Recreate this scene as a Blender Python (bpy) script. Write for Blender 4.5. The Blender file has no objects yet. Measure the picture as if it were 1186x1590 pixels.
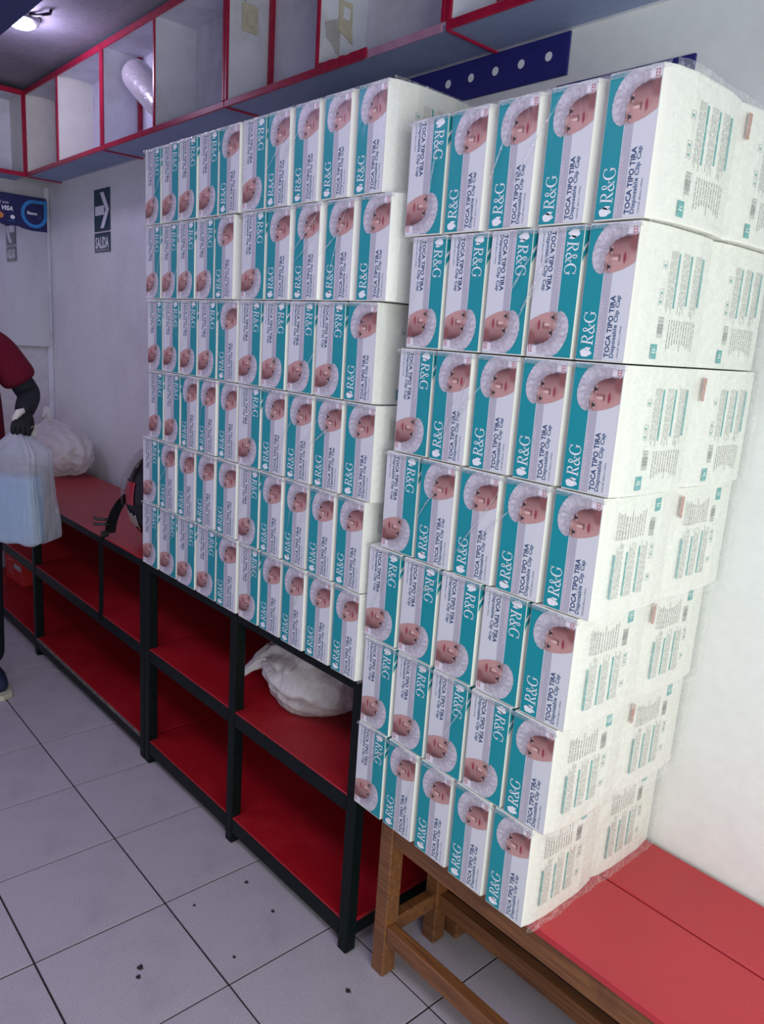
import bpy, bmesh, math, random
from mathutils import Vector, Matrix, noise

random.seed(7)
SC = bpy.context.scene
COL = SC.collection


def s(r, g, b):
    """an sRGB colour 0-255 as a linear triple"""
    f = lambda c: c / 12.92 if c <= 0.04045 else ((c + 0.055) / 1.055) ** 2.4
    return tuple(f(x / 255.0) for x in (r, g, b))


# ------------------------------------------------------------------ camera, world, lights, exposure
W_PX, H_PX, F_PX = 1186, 1590, 1184.85
cam_data = bpy.data.cameras.new('camera')
cam = bpy.data.objects.new('camera', cam_data)
COL.objects.link(cam)
SC.camera = cam
cam_data.sensor_fit = 'VERTICAL'
cam_data.sensor_height = 36.0
cam_data.sensor_width = 36.0 * W_PX / H_PX
cam_data.lens = 36.0 * F_PX / H_PX
cam_data.clip_start = 0.02
yaw, pitch, roll = math.radians(-47.956), math.radians(-12.602), math.radians(3.878)
fwd = Vector((math.sin(yaw) * math.cos(pitch), math.cos(yaw) * math.cos(pitch), math.sin(pitch)))
r0 = Vector((math.cos(yaw), -math.sin(yaw), 0.0))
u0 = r0.cross(fwd)
rgt = r0 * math.cos(roll) + u0 * math.sin(roll)
upv = -r0 * math.sin(roll) + u0 * math.cos(roll)
cam.matrix_world = Matrix(((rgt.x, upv.x, -fwd.x, 1.4501), (rgt.y, upv.y, -fwd.y, -1.5975),
                           (rgt.z, upv.z, -fwd.z, 1.5733), (0, 0, 0, 1)))

world = bpy.data.worlds.new('world')
SC.world = world
world.use_nodes = True
wbg = world.node_tree.nodes['Background']
wbg.inputs['Color'].default_value = (0.72, 0.67, 1.0, 1)
wbg.inputs['Strength'].default_value = 0.36


def area(name, loc, target, sx, sy, power, color):
    d = bpy.data.lights.new(name, 'AREA')
    d.shape = 'RECTANGLE'
    d.size, d.size_y, d.energy, d.color = sx, sy, power, color
    o = bpy.data.objects.new(name, d)
    COL.objects.link(o)
    o.location = loc
    o.rotation_euler = (Vector(target) - Vector(loc)).to_track_quat('-Z', 'Y').to_euler()
    return o


area('entrance_daylight', (2.75, -1.45, 1.25), (0.4, -0.3, 0.8), 1.6, 1.8, 50, (0.94, 1.0, 0.91))
area('ceiling_tube_light', (0.4, -1.7, 2.70), (0.4, -1.69, 0.0), 1.6, 0.5, 17, (0.78, 0.74, 1.0))
area('ceiling_tube_light_far', (-1.7, -1.9, 2.70), (-1.7, -1.89, 0.0), 1.4, 0.5, 11, (0.66, 0.58, 1.0))

SC.view_settings.view_transform = 'Standard'
SC.view_settings.look = 'None'
SC.view_settings.gamma = 1.0
SC.view_settings.use_curve_mapping = False
SC.view_settings.exposure = 0.14
SC.cycles.use_denoising = True
SC.cycles.transparent_max_bounces = 16
SC.cycles.max_bounces = 8


# ------------------------------------------------------------------ material helpers
def mat(name, color, rough=0.6, metal=0.0, coat=0.0, spec=0.5):
    m = bpy.data.materials.new(name)
    m.use_nodes = True
    b = m.node_tree.nodes['Principled BSDF']
    b.inputs['Base Color'].default_value = (*color, 1)
    b.inputs['Roughness'].default_value = rough
    b.inputs['Metallic'].default_value = metal
    b.inputs['Coat Weight'].default_value = coat
    b.inputs['Specular IOR Level'].default_value = spec
    return m, m.node_tree.nodes, m.node_tree.links, b


def tex_coords(n, l, scale=(1, 1, 1), space='Object'):
    tc = n.new('ShaderNodeTexCoord')
    mp = n.new('ShaderNodeMapping')
    mp.inputs['Scale'].default_value = scale
    l.new(tc.outputs[space], mp.inputs['Vector'])
    return mp.outputs['Vector']


def noise_tex(n, l, vec, scale, detail=4, rough=0.6):
    t = n.new('ShaderNodeTexNoise')
    t.inputs['Scale'].default_value = scale
    t.inputs['Detail'].default_value = detail
    t.inputs['Roughness'].default_value = rough
    if vec:
        l.new(vec, t.inputs['Vector'])
    return t.outputs['Fac']


def ramp(n, l, fac, stops):
    r = n.new('ShaderNodeValToRGB')
    e = r.color_ramp.elements
    while len(e) < len(stops):
        e.new(0.5)
    for k, (p, c) in enumerate(stops):
        e[k].position = p
        e[k].color = (*c, 1)
    l.new(fac, r.inputs['Fac'])
    return r.outputs['Color']


def bump(n, l, b, height, strength=0.2, dist=0.002, into='Normal'):
    k = n.new('ShaderNodeBump')
    k.inputs['Strength'].default_value = strength
    k.inputs['Distance'].default_value = dist
    l.new(height, k.inputs['Height'])
    l.new(k.outputs['Normal'], b.inputs[into])


def mix_rgb(n, l, fac, a, b, mode='MIX'):
    k = n.new('ShaderNodeMix')
    k.data_type = 'RGBA'
    k.blend_type = mode
    for sock, val in ((k.inputs[0], fac), (k.inputs[6], a), (k.inputs[7], b)):
        if hasattr(val, 'is_linked'):
            l.new(val, sock)
        elif isinstance(val, (int, float)):
            sock.default_value = val
        else:
            sock.default_value = (*val, 1)
    return k.outputs[2]


def speckled(name, c1, c2, scale, rough, lo=0.35, hi=0.65, bmp=0.1, c3=None, big=3.0, spec=0.5):
    """two-tone grain with larger soft blotches of a third tone"""
    m, n, l, b = mat(name, c1, rough, spec=spec)
    v = tex_coords(n, l)
    f = noise_tex(n, l, v, scale)
    c = ramp(n, l, f, [(lo, c1), (hi, c2)])
    if c3:
        f2 = noise_tex(n, l, v, big, 5, 0.65)
        k = ramp(n, l, f2, [(0.48, (0, 0, 0)), (0.72, (1, 1, 1))])
        c = mix_rgb(n, l, k, c, c3)
    l.new(c, b.inputs['Base Color'])
    if bmp:
        bump(n, l, b, f, bmp, 0.001)
    return m


M = {}
M['paint'] = speckled('white_wall_paint', s(232, 236, 233), s(227, 231, 228), 30, 0.55, bmp=0.05, c3=s(213, 214, 214), big=1.6)
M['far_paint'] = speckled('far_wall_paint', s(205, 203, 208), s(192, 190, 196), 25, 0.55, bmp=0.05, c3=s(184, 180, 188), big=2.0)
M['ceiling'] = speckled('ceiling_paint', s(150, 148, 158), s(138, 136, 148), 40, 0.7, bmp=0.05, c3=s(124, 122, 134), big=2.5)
M['tile'] = speckled('grey_floor_tile', s(186, 180, 186), s(156, 149, 156), 260, 0.55, 0.3, 0.7, 0.06, s(158, 151, 158), 4.0)
M['grout'] = speckled('dark_grout', s(30, 26, 30), s(52, 42, 42), 30, 0.9)
M['red_board'] = speckled('red_laminate', s(160, 16, 28), s(146, 12, 24), 200, 0.42, bmp=0.06, c3=s(166, 28, 38), big=5.0)
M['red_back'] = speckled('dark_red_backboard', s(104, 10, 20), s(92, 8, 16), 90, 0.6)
M['red_bench'] = speckled('red_bench_paint', s(190, 52, 58), s(182, 46, 52), 150, 0.45, bmp=0.06, c3=s(176, 50, 56), big=4.0)
M['frame'] = speckled('dark_green_black_paint', s(4, 12, 13), s(9, 22, 21), 60, 0.45, bmp=0.12, spec=0.18)
M['worn'] = speckled('worn_bare_edge', s(120, 112, 104), s(76, 66, 64), 40, 0.8)
M['trim_red'] = speckled('magenta_red_edge_tape', s(178, 26, 64), s(160, 18, 54), 30, 0.3, bmp=0.1)
M['trim_pale'] = speckled('faded_pink_edge', s(196, 150, 176), s(182, 132, 160), 20, 0.5)
M['laminate'] = speckled('white_laminate', s(218, 220, 232), s(210, 212, 226), 12, 0.5, bmp=0.03, c3=s(188, 186, 190), big=3.0)
M['cream'] = speckled('cream_laminate', s(222, 222, 212), s(212, 212, 204), 12, 0.5, bmp=0.03)
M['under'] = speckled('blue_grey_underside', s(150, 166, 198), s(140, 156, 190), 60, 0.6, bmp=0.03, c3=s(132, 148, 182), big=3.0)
M['navy'] = speckled('navy_board', s(30, 34, 120), s(24, 28, 108), 40, 0.55, bmp=0.04)
M['beam_blue'] = speckled('blue_beam_paint', s(44, 58, 118), s(36, 48, 104), 40, 0.55, bmp=0.04)
M['black'] = speckled('black_plastic', s(14, 14, 18), s(22, 22, 26), 80, 0.45)
M['strap'] = speckled('black_webbing', s(6, 6, 8), s(13, 13, 16), 220, 0.85, bmp=0.3, spec=0.15)
M['white_ink'] = mat('white_ink', s(236, 238, 242), 0.4)[0]
M['cream_plastic'] = speckled('cream_plastic', s(198, 190, 170), s(188, 180, 160), 30, 0.45)
M['paper'] = speckled('torn_paper', s(178, 176, 176), s(160, 158, 160), 25, 0.8)
M['steel'] = mat('dull_steel', s(150, 150, 156), 0.35, 0.8)[0]
M['mirror'] = mat('mirror_glass', s(214, 214, 222), 0.04, 1.0)[0]


def wood_mat():
    m, n, l, b = mat('brown_varnished_wood', s(130, 84, 44), 0.45)
    v = tex_coords(n, l, (3, 60, 60))
    f = noise_tex(n, l, v, 2.0, 6, 0.65)
    c = ramp(n, l, f, [(0.3, s(84, 52, 30)), (0.52, s(120, 76, 42)), (0.75, s(142, 94, 54))])
    f2 = noise_tex(n, l, tex_coords(n, l), 9.0, 3)
    k = ramp(n, l, f2, [(0.55, (0, 0, 0)), (0.75, (0.6, 0.6, 0.6))])
    l.new(mix_rgb(n, l, k, c, s(82, 50, 30)), b.inputs['Base Color'])
    bump(n, l, b, f, 0.15, 0.001)
    return m


M['wood'] = wood_mat()


def film_coat(n, l, b, weight):
    """tight shrink film over print: a clear coat with stretched diagonal wrinkles"""
    b.inputs['Coat Weight'].default_value = weight
    b.inputs['Coat Roughness'].default_value = 0.12
    tc = n.new('ShaderNodeTexCoord')
    oi = n.new('ShaderNodeObjectInfo')
    sc = n.new('ShaderNodeVectorMath')
    sc.operation = 'MULTIPLY_ADD'
    cm = n.new('ShaderNodeCombineXYZ')
    for k in range(3):
        l.new(oi.outputs['Random'], cm.inputs[k])
    sc.inputs[1].default_value = (9, 9, 9)
    l.new(cm.outputs['Vector'], sc.inputs[0])
    l.new(tc.outputs['Object'], sc.inputs[2])
    mp = n.new('ShaderNodeMapping')
    mp.inputs['Rotation'].default_value = (0, math.radians(24), 0)
    mp.inputs['Scale'].default_value = (34, 20, 5)
    l.new(sc.outputs['Vector'], mp.inputs['Vector'])
    f = noise_tex(n, l, mp.outputs['Vector'], 1.0, 4, 0.55)
    bump(n, l, b, f, 0.8, 0.006, 'Coat Normal')


def card(name, c1, coat=0.6, rough=0.45):
    m, n, l, b = mat(name, c1, rough)
    film_coat(n, l, b, coat)
    return m


M['card'] = card('white_card', s(230, 231, 222), 0.35)
M['teal'] = card('teal_print', s(0, 144, 154), 0.35)
M['grey_band'] = card('lilac_grey_print', s(182, 179, 190), 0.4)
M['print_white'] = card('white_print', s(217, 219, 223), 0.4)
M['navy_ink'] = card('dark_blue_ink', s(26, 66, 112), 0.3)
M['blue_ink'] = card('slate_blue_ink', s(58, 96, 134), 0.3)
M['pale_ink'] = card('pale_lilac_ink', s(228, 216, 226), 0.3)
M['white_logo'] = card('white_logo_ink', s(238, 240, 242), 0.3)
M['grey_ink'] = card('grey_ink', s(166, 166, 160), 0.2)
M['dark_ink'] = card('dark_grey_ink', s(132, 134, 130), 0.2)
M['teal_ink'] = card('teal_ink', s(48, 158, 158), 0.2)
M['pink_ink'] = card('pink_ink', s(196, 116, 120), 0.2)
M['skin_ink'] = card('brown_skin_print', s(176, 124, 108), 0.2)


def portrait_mat():
    m, n, l, b = mat('portrait_print', (1, 1, 1), 0.45)
    a = n.new('ShaderNodeAttribute')
    a.attribute_name = 'print'
    l.new(a.outputs['Color'], b.inputs['Base Color'])
    film_coat(n, l, b, 0.35)
    return m


M['portrait'] = portrait_mat()


def film_mat(name, haze=0.07, scale=38, gloss=0.10):
    m = bpy.data.materials.new(name)
    m.use_nodes = True
    n, l = m.node_tree.nodes, m.node_tree.links
    n.remove(n['Principled BSDF'])
    out = n['Material Output']
    tr = n.new('ShaderNodeBsdfTransparent')
    tr.inputs['Color'].default_value = (0.99, 1, 1, 1)
    gl = n.new('ShaderNodeBsdfGlossy')
    gl.inputs['Roughness'].default_value = 0.13
    df = n.new('ShaderNodeBsdfDiffuse')
    df.inputs['Color'].default_value = (0.97, 0.98, 0.97, 1)
    v = tex_coords(n, l)
    f = noise_tex(n, l, v, scale, 5, 0.6)
    bp = n.new('ShaderNodeBump')
    bp.inputs['Strength'].default_value = 0.9
    bp.inputs['Distance'].default_value = 0.01
    l.new(f, bp.inputs['Height'])
    l.new(bp.outputs['Normal'], gl.inputs['Normal'])
    lw = n.new('ShaderNodeLayerWeight')
    lw.inputs['Blend'].default_value = 0.25
    l.new(bp.outputs['Normal'], lw.inputs['Normal'])
    k = n.new('ShaderNodeMath')
    k.operation = 'MULTIPLY_ADD'
    k.inputs[1].default_value = 0.25
    k.inputs[2].default_value = gloss
    l.new(lw.outputs['Fresnel'], k.inputs[0])
    m1 = n.new('ShaderNodeMixShader')
    rid = n.new('ShaderNodeMath')
    rid.operation = 'PINGPONG'
    rid.inputs[1].default_value = 0.06
    l.new(f, rid.inputs[0])
    hz = n.new('ShaderNodeMapRange')
    hz.inputs['From Min'].default_value = 0.025
    hz.inputs['From Max'].default_value = 0.06
    hz.inputs['To Min'].default_value = haze * 0.6
    hz.inputs['To Max'].default_value = haze * 1.9  # extra white on noise ridges paints crinkle highlights into the film
    l.new(rid.outputs[0], hz.inputs['Value'])
    l.new(hz.outputs[0], m1.inputs['Fac'])
    l.new(tr.outputs[0], m1.inputs[1])
    l.new(df.outputs[0], m1.inputs[2])
    m2 = n.new('ShaderNodeMixShader')
    l.new(k.outputs[0], m2.inputs['Fac'])
    l.new(m1.outputs[0], m2.inputs[1])
    l.new(gl.outputs[0], m2.inputs[2])
    l.new(m2.outputs[0], out.inputs['Surface'])
    return m


M['film'] = film_mat('clear_shrink_film', 0.10, 24, 0.06)
M['film_fold'] = film_mat('gathered_shrink_film', 0.16, 60, 0.16)
M['crease_glint'] = film_mat('glint_crease_film', 0.22, 50, 0.22)  # strong white haze paints glints along the film creases


def bag_mat(name, color, clear, scale=14):
    m = bpy.data.materials.new(name)
    m.use_nodes = True
    n, l = m.node_tree.nodes, m.node_tree.links
    b = n['Principled BSDF']
    b.inputs['Base Color'].default_value = (*color, 1)
    b.inputs['Roughness'].default_value = 0.35
    f = noise_tex(n, l, tex_coords(n, l, (1, 1, 0.4)), scale, 6, 0.6)
    ab = n.new('ShaderNodeMath')
    ab.operation = 'PINGPONG'
    ab.inputs[1].default_value = 0.12
    l.new(f, ab.inputs[0])
    bump(n, l, b, ab.outputs[0], 0.6, 0.03)
    tl = n.new('ShaderNodeBsdfTranslucent')
    tl.inputs['Color'].default_value = (*color, 1)
    tr = n.new('ShaderNodeBsdfTransparent')
    m1, m2 = n.new('ShaderNodeMixShader'), n.new('ShaderNodeMixShader')
    m1.inputs['Fac'].default_value = 0.35
    m2.inputs['Fac'].default_value = clear
    l.new(b.outputs[0], m1.inputs[1])
    l.new(tl.outputs[0], m1.inputs[2])
    l.new(m1.outputs[0], m2.inputs[1])
    l.new(tr.outputs[0], m2.inputs[2])
    l.new(m2.outputs[0], n['Material Output'].inputs['Surface'])
    return m


M['bag'] = bag_mat('white_bag_plastic', s(236, 232, 230), 0.10)
M['bag_clear'] = bag_mat('milky_bag_plastic', s(214, 222, 232), 0.45)


# ------------------------------------------------------------------ mesh helpers
class MB:
    """collects polygons with a material index and links them as one mesh object"""

    def __init__(self):
        self.v, self.f, self.mi = [], [], []

    def poly(self, pts, m=0):
        i = len(self.v)
        self.v += [tuple(p) for p in pts]
        self.f.append(tuple(range(i, i + len(pts))))
        self.mi.append(m)

    def mesh(self, verts, faces, m=0):
        i = len(self.v)
        self.v += [tuple(p) for p in verts]
        self.f += [tuple(i + k for k in f) for f in faces]
        self.mi += [m] * len(faces)

    def box(self, lo, hi, m=0, bev=0.0):
        lo, hi = Vector(lo), Vector(hi)
        bm = bmesh.new()
        bmesh.ops.create_cube(bm, size=1.0)
        c, d = (lo + hi) / 2, hi - lo
        for v in bm.verts:
            v.co = Vector((c.x + v.co.x * d.x, c.y + v.co.y * d.y, c.z + v.co.z * d.z))
        if bev:
            bmesh.ops.bevel(bm, geom=bm.edges[:], offset=bev, segments=1, affect='EDGES')
        bm.verts.index_update()
        self.mesh([v.co[:] for v in bm.verts], [[v.index for v in f.verts] for f in bm.faces], m)
        bm.free()

    def tube(self, pts, radii, seg=10, m=0, cap=True):
        pts = [Vector(p) for p in pts]
        if not hasattr(radii, '__len__'):
            radii = [radii] * len(pts)
        rings, ref = [], None
        for i, p in enumerate(pts):
            d = (pts[min(i + 1, len(pts) - 1)] - pts[max(i - 1, 0)]).normalized()
            if ref is None:
                ref = d.orthogonal().normalized()
            a = (ref - d * ref.dot(d)).normalized()
            ref = a
            bb = d.cross(a)
            rings.append([p + (a * math.cos(t) + bb * math.sin(t)) * radii[i]
                          for t in (2 * math.pi * k / seg for k in range(seg))])
        verts = [q for r in rings for q in r]
        faces = [(i * seg + k, i * seg + (k + 1) % seg, (i + 1) * seg + (k + 1) % seg, (i + 1) * seg + k)
                 for i in range(len(pts) - 1) for k in range(seg)]
        if cap:
            faces += [tuple(range(seg))[::-1], tuple((len(pts) - 1) * seg + k for k in range(seg))]
        self.mesh(verts, faces, m)

    def data(self, name, mats, smooth=False):
        me = bpy.data.meshes.new(name)
        me.from_pydata(self.v, [], self.f)
        for m in (mats if isinstance(mats, (list, tuple)) else [mats]):
            me.materials.append(m)
        me.polygons.foreach_set('material_index', self.mi)
        if smooth:
            me.polygons.foreach_set('use_smooth', [True] * len(self.f))
        me.update()
        return me

    def build(self, name, mats, parent=None, smooth=False):
        return link(name, self.data(name, mats, smooth), parent)


def link(name, me, parent=None):
    o = bpy.data.objects.new(name, me)
    COL.objects.link(o)
    if parent is not None:
        o.parent = parent
    return o


def tag(o, label=None, cat=None, group=None, kind=None):
    for k, v in (('label', label), ('category', cat), ('group', group), ('kind', kind)):
        if v:
            o[k] = v
    return o


def empty(name, loc=(0, 0, 0), rz=0.0, label=None, cat=None, group=None):
    o = bpy.data.objects.new(name, None)
    COL.objects.link(o)
    o.location = loc
    o.rotation_euler = (0, 0, rz)
    o.empty_display_size = 0.05
    return tag(o, label, cat, group)


def box_part(name, lo, hi, m, parent=None, bev=0.002):
    b = MB()
    b.box(lo, hi, 0, bev)
    return b.build(name, m, parent)


def text_polys(txt, size, bold=0.0, shear=0.0, spacing=1.0):
    """lettering as flat polygons: (verts (x, y), faces, width)"""
    cu = bpy.data.curves.new('lettering', 'FONT')
    cu.body, cu.size, cu.offset, cu.shear = txt, size, bold, shear
    cu.space_character = spacing
    cu.resolution_u = 2
    o = bpy.data.objects.new('lettering', cu)
    COL.objects.link(o)
    dg = bpy.context.evaluated_depsgraph_get()
    dg.update()
    me = o.evaluated_get(dg).to_mesh()
    vs = [(v.co.x, v.co.y) for v in me.vertices]
    fs = [tuple(p.vertices) for p in me.polygons]
    o.evaluated_get(dg).to_mesh_clear()
    bpy.data.objects.remove(o)
    bpy.data.curves.remove(cu)
    xs = [v[0] for v in vs] or [0, 0]
    x0 = min(xs)
    return [(x - x0, y) for x, y in vs], fs, max(xs) - x0


def stroke(pts, widths, fat=1.0):
    """a flat ribbon of changing width along a 2-D polyline: list of quads"""
    pts = [Vector(p) for p in pts]
    if not hasattr(widths, '__len__'):
        widths = [widths] * len(pts)
    L, R = [], []
    for i, p in enumerate(pts):
        d = (pts[min(i + 1, len(pts) - 1)] - pts[max(i - 1, 0)]).normalized()
        nrm = Vector((-d.y, d.x))
        L.append(p + nrm * widths[i] / 2 * fat)
        R.append(p - nrm * widths[i] / 2 * fat)
    return [(R[i], R[i + 1], L[i + 1], L[i]) for i in range(len(pts) - 1)]


def arc(cx, cy, rx, ry, a0, a1, n=14):
    return [(cx + rx * math.cos(math.radians(a0 + (a1 - a0) * k / n)),
             cy + ry * math.sin(math.radians(a0 + (a1 - a0) * k / n))) for k in range(n + 1)]


# ------------------------------------------------------------------ the room
FAR_X = -3.351
TILE, TX, TY = 0.3496, -1.3217, -0.7606
floor = box_part('floor', (FAR_X - 0.1, -3.2, -0.06), (3.0, 0.1, -0.0035), M['grout'], None, 0)
tag(floor, kind='structure')
tb = MB()
tb.box((0.0026, 0.0026, -0.008), (TILE - 0.0026, TILE - 0.0026, 0.0), 0, 0.0006)
tile_me = tb.data('floor_tile', M['tile'])
for i in range(-6, 12):
    for j in range(-6, 3):
        x, y = TX + i * TILE, TY + j * TILE
        if y + TILE > 0.05 and y > -0.05:
            continue
        t = link('floor_tile', tile_me, floor)
        t.location = (x, y, random.uniform(-0.0008, 0.0004))
        t.rotation_euler = (random.uniform(-.0012, .0012), random.uniform(-.0012, .0012), 0)

tag(box_part('wall_back', (FAR_X - 0.1, 0.0, -0.06), (3.0, 0.12, 2.9), M['paint'], None, 0), kind='structure')
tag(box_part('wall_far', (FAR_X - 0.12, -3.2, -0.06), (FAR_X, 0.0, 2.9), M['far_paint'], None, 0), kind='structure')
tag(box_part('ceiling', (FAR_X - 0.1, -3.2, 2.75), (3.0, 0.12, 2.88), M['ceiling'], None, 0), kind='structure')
# moulding strip in the corner of the two walls
cm_ = MB()
cm_.box((FAR_X, -0.03, 0.0), (FAR_X + 0.012, -0.001, 2.30), 0, 0.003)
tag(cm_.build('trim_1', M['laminate']), kind='structure')

# blue beam that hangs below the ceiling
bb = MB()
bb.box((FAR_X + 0.001, -1.15, 2.50), (2.6, -0.716, 2.75), 0, 0.004)
tag(bb.build('trim_2', M['beam_blue']), kind='structure')


# mirror on the far wall
mr = empty('wall_mirror', (FAR_X, -0.6, 1.41), 0, 'large frameless mirror on the end wall, reflecting the exit sign', 'mirror')
box_part('mirror_glass', (0.022, -0.60, 0.0), (0.028, 0.574, 0.72), M['mirror'], mr, 0.001)
box_part('backing_board', (0.0, -0.59, 0.005), (0.022, 0.565, 0.715), M['steel'], mr, 0.001)

# ------------------------------------------------------------------ wall cabinets
CZ0, CZ1, CY = 2.307, 2.722, -0.185


def cabinet(x0, x1, mid, label, interior, peeled=False):
    r = empty('wall_cabinet', ((x0 + x1) / 2, 0, CZ0), 0, label, 'cabinet', 'open wall cabinets along the long wall')
    cx = (x0 + x1) / 2
    a, b, h = x0 - cx, x1 - cx, CZ1 - CZ0
    mid -= cx
    t = 0.012
    box_part('back_panel', (a, -0.012, 0), (b, -0.001, h), M['laminate'], r, 0)
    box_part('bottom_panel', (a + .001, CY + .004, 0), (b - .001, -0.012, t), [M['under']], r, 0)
    box_part('inner_floor', (a + t, CY + .005, t), (mid - .004, -0.012, t + .004), interior, r, 0)
    box_part('inner_floor', (mid + .004, CY + .005, t), (b - t, -0.012, t + .004), interior, r, 0)
    box_part('top_panel', (a, CY + .004, h - t), (b, -0.012, h), M['laminate'], r, 0)
    box_part('side_panel', (a + .001, CY + .004, t), (a + t, -0.012, h - t), interior, r, 0)
    box_part('side_panel', (b - t, CY + .004, t), (b - .001, -0.012, h - t), M['laminate'], r, 0)
    box_part('divider', (mid - .004, CY + .004, t), (mid + .004, -0.012, h - t), interior, r, 0)
    # red edge strips
    if peeled:
        k = a + 0.73
        box_part('bottom_edge_strip', (a, CY - .003, -0.004), (k, CY + .004, 0.018), M['trim_red'], r, 0.002)
        box_part('peeled_edge_strip', (k, CY - .001, -0.003), (b - .012, CY + .004, 0.017), M['trim_pale'], r, 0.001)
        sc = MB()
        for q in range(9):
            px = k - 0.20 + q * 0.024
            sc.box((px, CY - .007 - .003 * random.random(), -0.006 + .004 * random.random()), (px + .027, CY - .002, 0.020 + .004 * random.random()), 0, 0.002)
        sc.build('curled_tape', M['trim_red'], r)
    else:
        box_part('bottom_edge_strip', (a, CY - .003, -0.004), (b, CY + .004, 0.018), M['trim_red'], r, 0.002)
    box_part('top_edge_strip', (a, CY - .003, h - .022), (b, CY + .004, h + .006), M['trim_red'], r, 0.002)
    box_part('side_edge_strip', (a, CY - .004, 0.018), (a + .016, CY + .004, h - .022), M['trim_red'], r, 0.002)
    box_part('side_edge_strip', (b - .016, CY - .004, 0.018), (b, CY + .004, h - .022), M['trim_red'], r, 0.002)
    box_part('divider_edge_strip', (mid - .006, CY - .003, 0.018), (mid + .006, CY + .004, h - .022), M['trim_red'], r, 0.001)
    box_part('corner_strip', (a + t, -0.03, t), (a + t + .014, -0.012, h - t), M['trim_red'], r, 0.001)
    box_part('seam_strip', (a, CY + .004, -0.006), (a + .008, -0.001, 0.0), M['trim_red'], r, 0.001)
    return r


cabinet(-3.133, -2.096, -2.645, 'open red-edged wall cabinet beside the far corner, with cream inside', M['cream'])
cabinet(-2.094, -1.045, -1.584, 'open red-edged wall cabinet holding a plastic-wrapped roll', M['laminate'])
cabinet(-1.043, -0.008, -0.525, 'open red-edged wall cabinet with a cream switch plate and peeling edge tape', M['laminate'], True)
cabinet(-0.006, 1.03, 0.51, 'open red-edged wall cabinet nearest the entrance, end of the row', M['laminate'])

# cabinet on the far wall: same section, turned
fc = empty('wall_cabinet', (FAR_X, -1.2, CZ0), 0, 'open red-edged wall cabinet on the end wall above the card banner', 'cabinet')
fy0, fy1, fd, fh = -1.0, 1.015, 0.21, CZ1 - CZ0
box_part('back_panel', (0.001, fy0, 0), (0.012, fy1, fh), M['laminate'], fc, 0)
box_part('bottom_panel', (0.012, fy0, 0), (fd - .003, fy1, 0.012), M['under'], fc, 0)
box_part('top_panel', (0.012, fy0, fh - .012), (fd - .003, fy1, fh), M['laminate'], fc, 0)
for yy in (fy0, 0.0, fy1 - .012):
    box_part('divider', (0.012, yy, .012), (fd - .003, yy + .012, fh - .012), M['cream'], fc, 0)
    box_part('divider_edge_strip', (fd - .003, yy, .018), (fd + .004, yy + .014, fh - .02), M['trim_red'], fc, 0.001)
box_part('bottom_edge_strip', (fd - .003, fy0, -.004), (fd + .004, fy1, .018), M['trim_red'], fc, 0.002)
box_part('top_edge_strip', (fd - .003, fy0, fh - .02), (fd + .004, fy1, fh + .006), M['trim_red'], fc, 0.002)

# roll in its cabinet
roll_a, roll_b = Vector((-1.985, -0.085, 2.615)), Vector((-1.635, -0.085, 2.40))
ro = empty('plastic_roll', ((-1.635 - 1.985) / 2, -0.085, 2.323), 0, 'white plastic-wrapped roll leaning inside the open wall cabinet', 'roll')
rb = MB()
off = Vector((ro.location))
ax = (roll_b - roll_a)
rb.tube([roll_a - off + ax * q for q in (0.0, 0.02, 0.05, 0.12, 0.3, 0.5, 0.7, 0.9, 1.0)],
        [0.030, 0.054, 0.064, 0.067, 0.068, 0.068, 0.067, 0.064, 0.058], 24)
rm, n_, l_, b_ = mat('roll_wrap', s(226, 222, 228), 0.3, coat=0.8)
f_ = noise_tex(n_, l_, tex_coords(n_, l_), 34, 4)
bump(n_, l_, b_, f_, 0.9, 0.006)
rb.build('wrapped_roll', rm, ro, True)
re_ = MB()
re_.tube([roll_b - off - ax * .01, roll_b - off + ax * 0.03, roll_b - off + ax * 0.08], [0.05, 0.036, 0.014], 16)
re_.build('twisted_end', M['film_fold'], ro, True)

# switch plates on the cabinet dividers
sw = empty('switch_plate', (-1.0295, -0.105, 2.585), 0, 'cream rocker switch plate inside the open cabinet, above the stacks', 'switch')
box_part('plate', (0, -0.03, -0.035), (0.005, 0.03, 0.05), M['cream_plastic'], sw, 0.0015)
box_part('rocker', (0.005, -0.014, -0.018), (0.009, 0.016, 0.03), M['cream_plastic'], sw, 0.001)
sb_ = MB()
sb_.tube([(0.0, -0.02, 0.062), (0.003, -0.02, 0.062)], 0.006, 10)
sb_.build('screw', M['black'], sw)
sw2 = empty('switch_plate', (-0.5205, -0.095, 2.46), 0, 'broken cream switch plate with torn edge, on the cabinet divider', 'switch')
pb = MB()
pp = [(-.024, .06), (.024, .06), (.026, -.01), (.03, -.045), (.016, -.038), (.0, -.03), (-.024, -.018)]
pb.mesh([(0.0, y, z) for y, z in pp] + [(0.004, y, z) for y, z in pp],
        [tuple(range(7))[::-1], tuple(range(7, 14))] + [(i, (i + 1) % 7, 7 + (i + 1) % 7, 7 + i) for i in range(7)])
pb.build('plate', M['cream_plastic'], sw2)
box_part('rocker', (0.004, -0.010, 0.012), (0.007, 0.014, 0.044), M['laminate'], sw2, 0.001)
tp = MB()
pp = [(-.06, .02), (-.035, .03), (-.005, .045), (-.005, -.055), (-.02, -.05), (-.035, -.03), (-.055, -.02)]
tp.mesh([(0.0, y, z) for y, z in pp] + [(0.001, y, z) for y, z in pp],
        [tuple(range(7))[::-1], tuple(range(7, 14))] + [(i, (i + 1) % 7, 7 + (i + 1) % 7, 7 + i) for i in range(7)])
o_ = tp.build('tape_scrap', M['paper'])
o_.location = (-0.5205, -0.105, 2.43)
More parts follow.
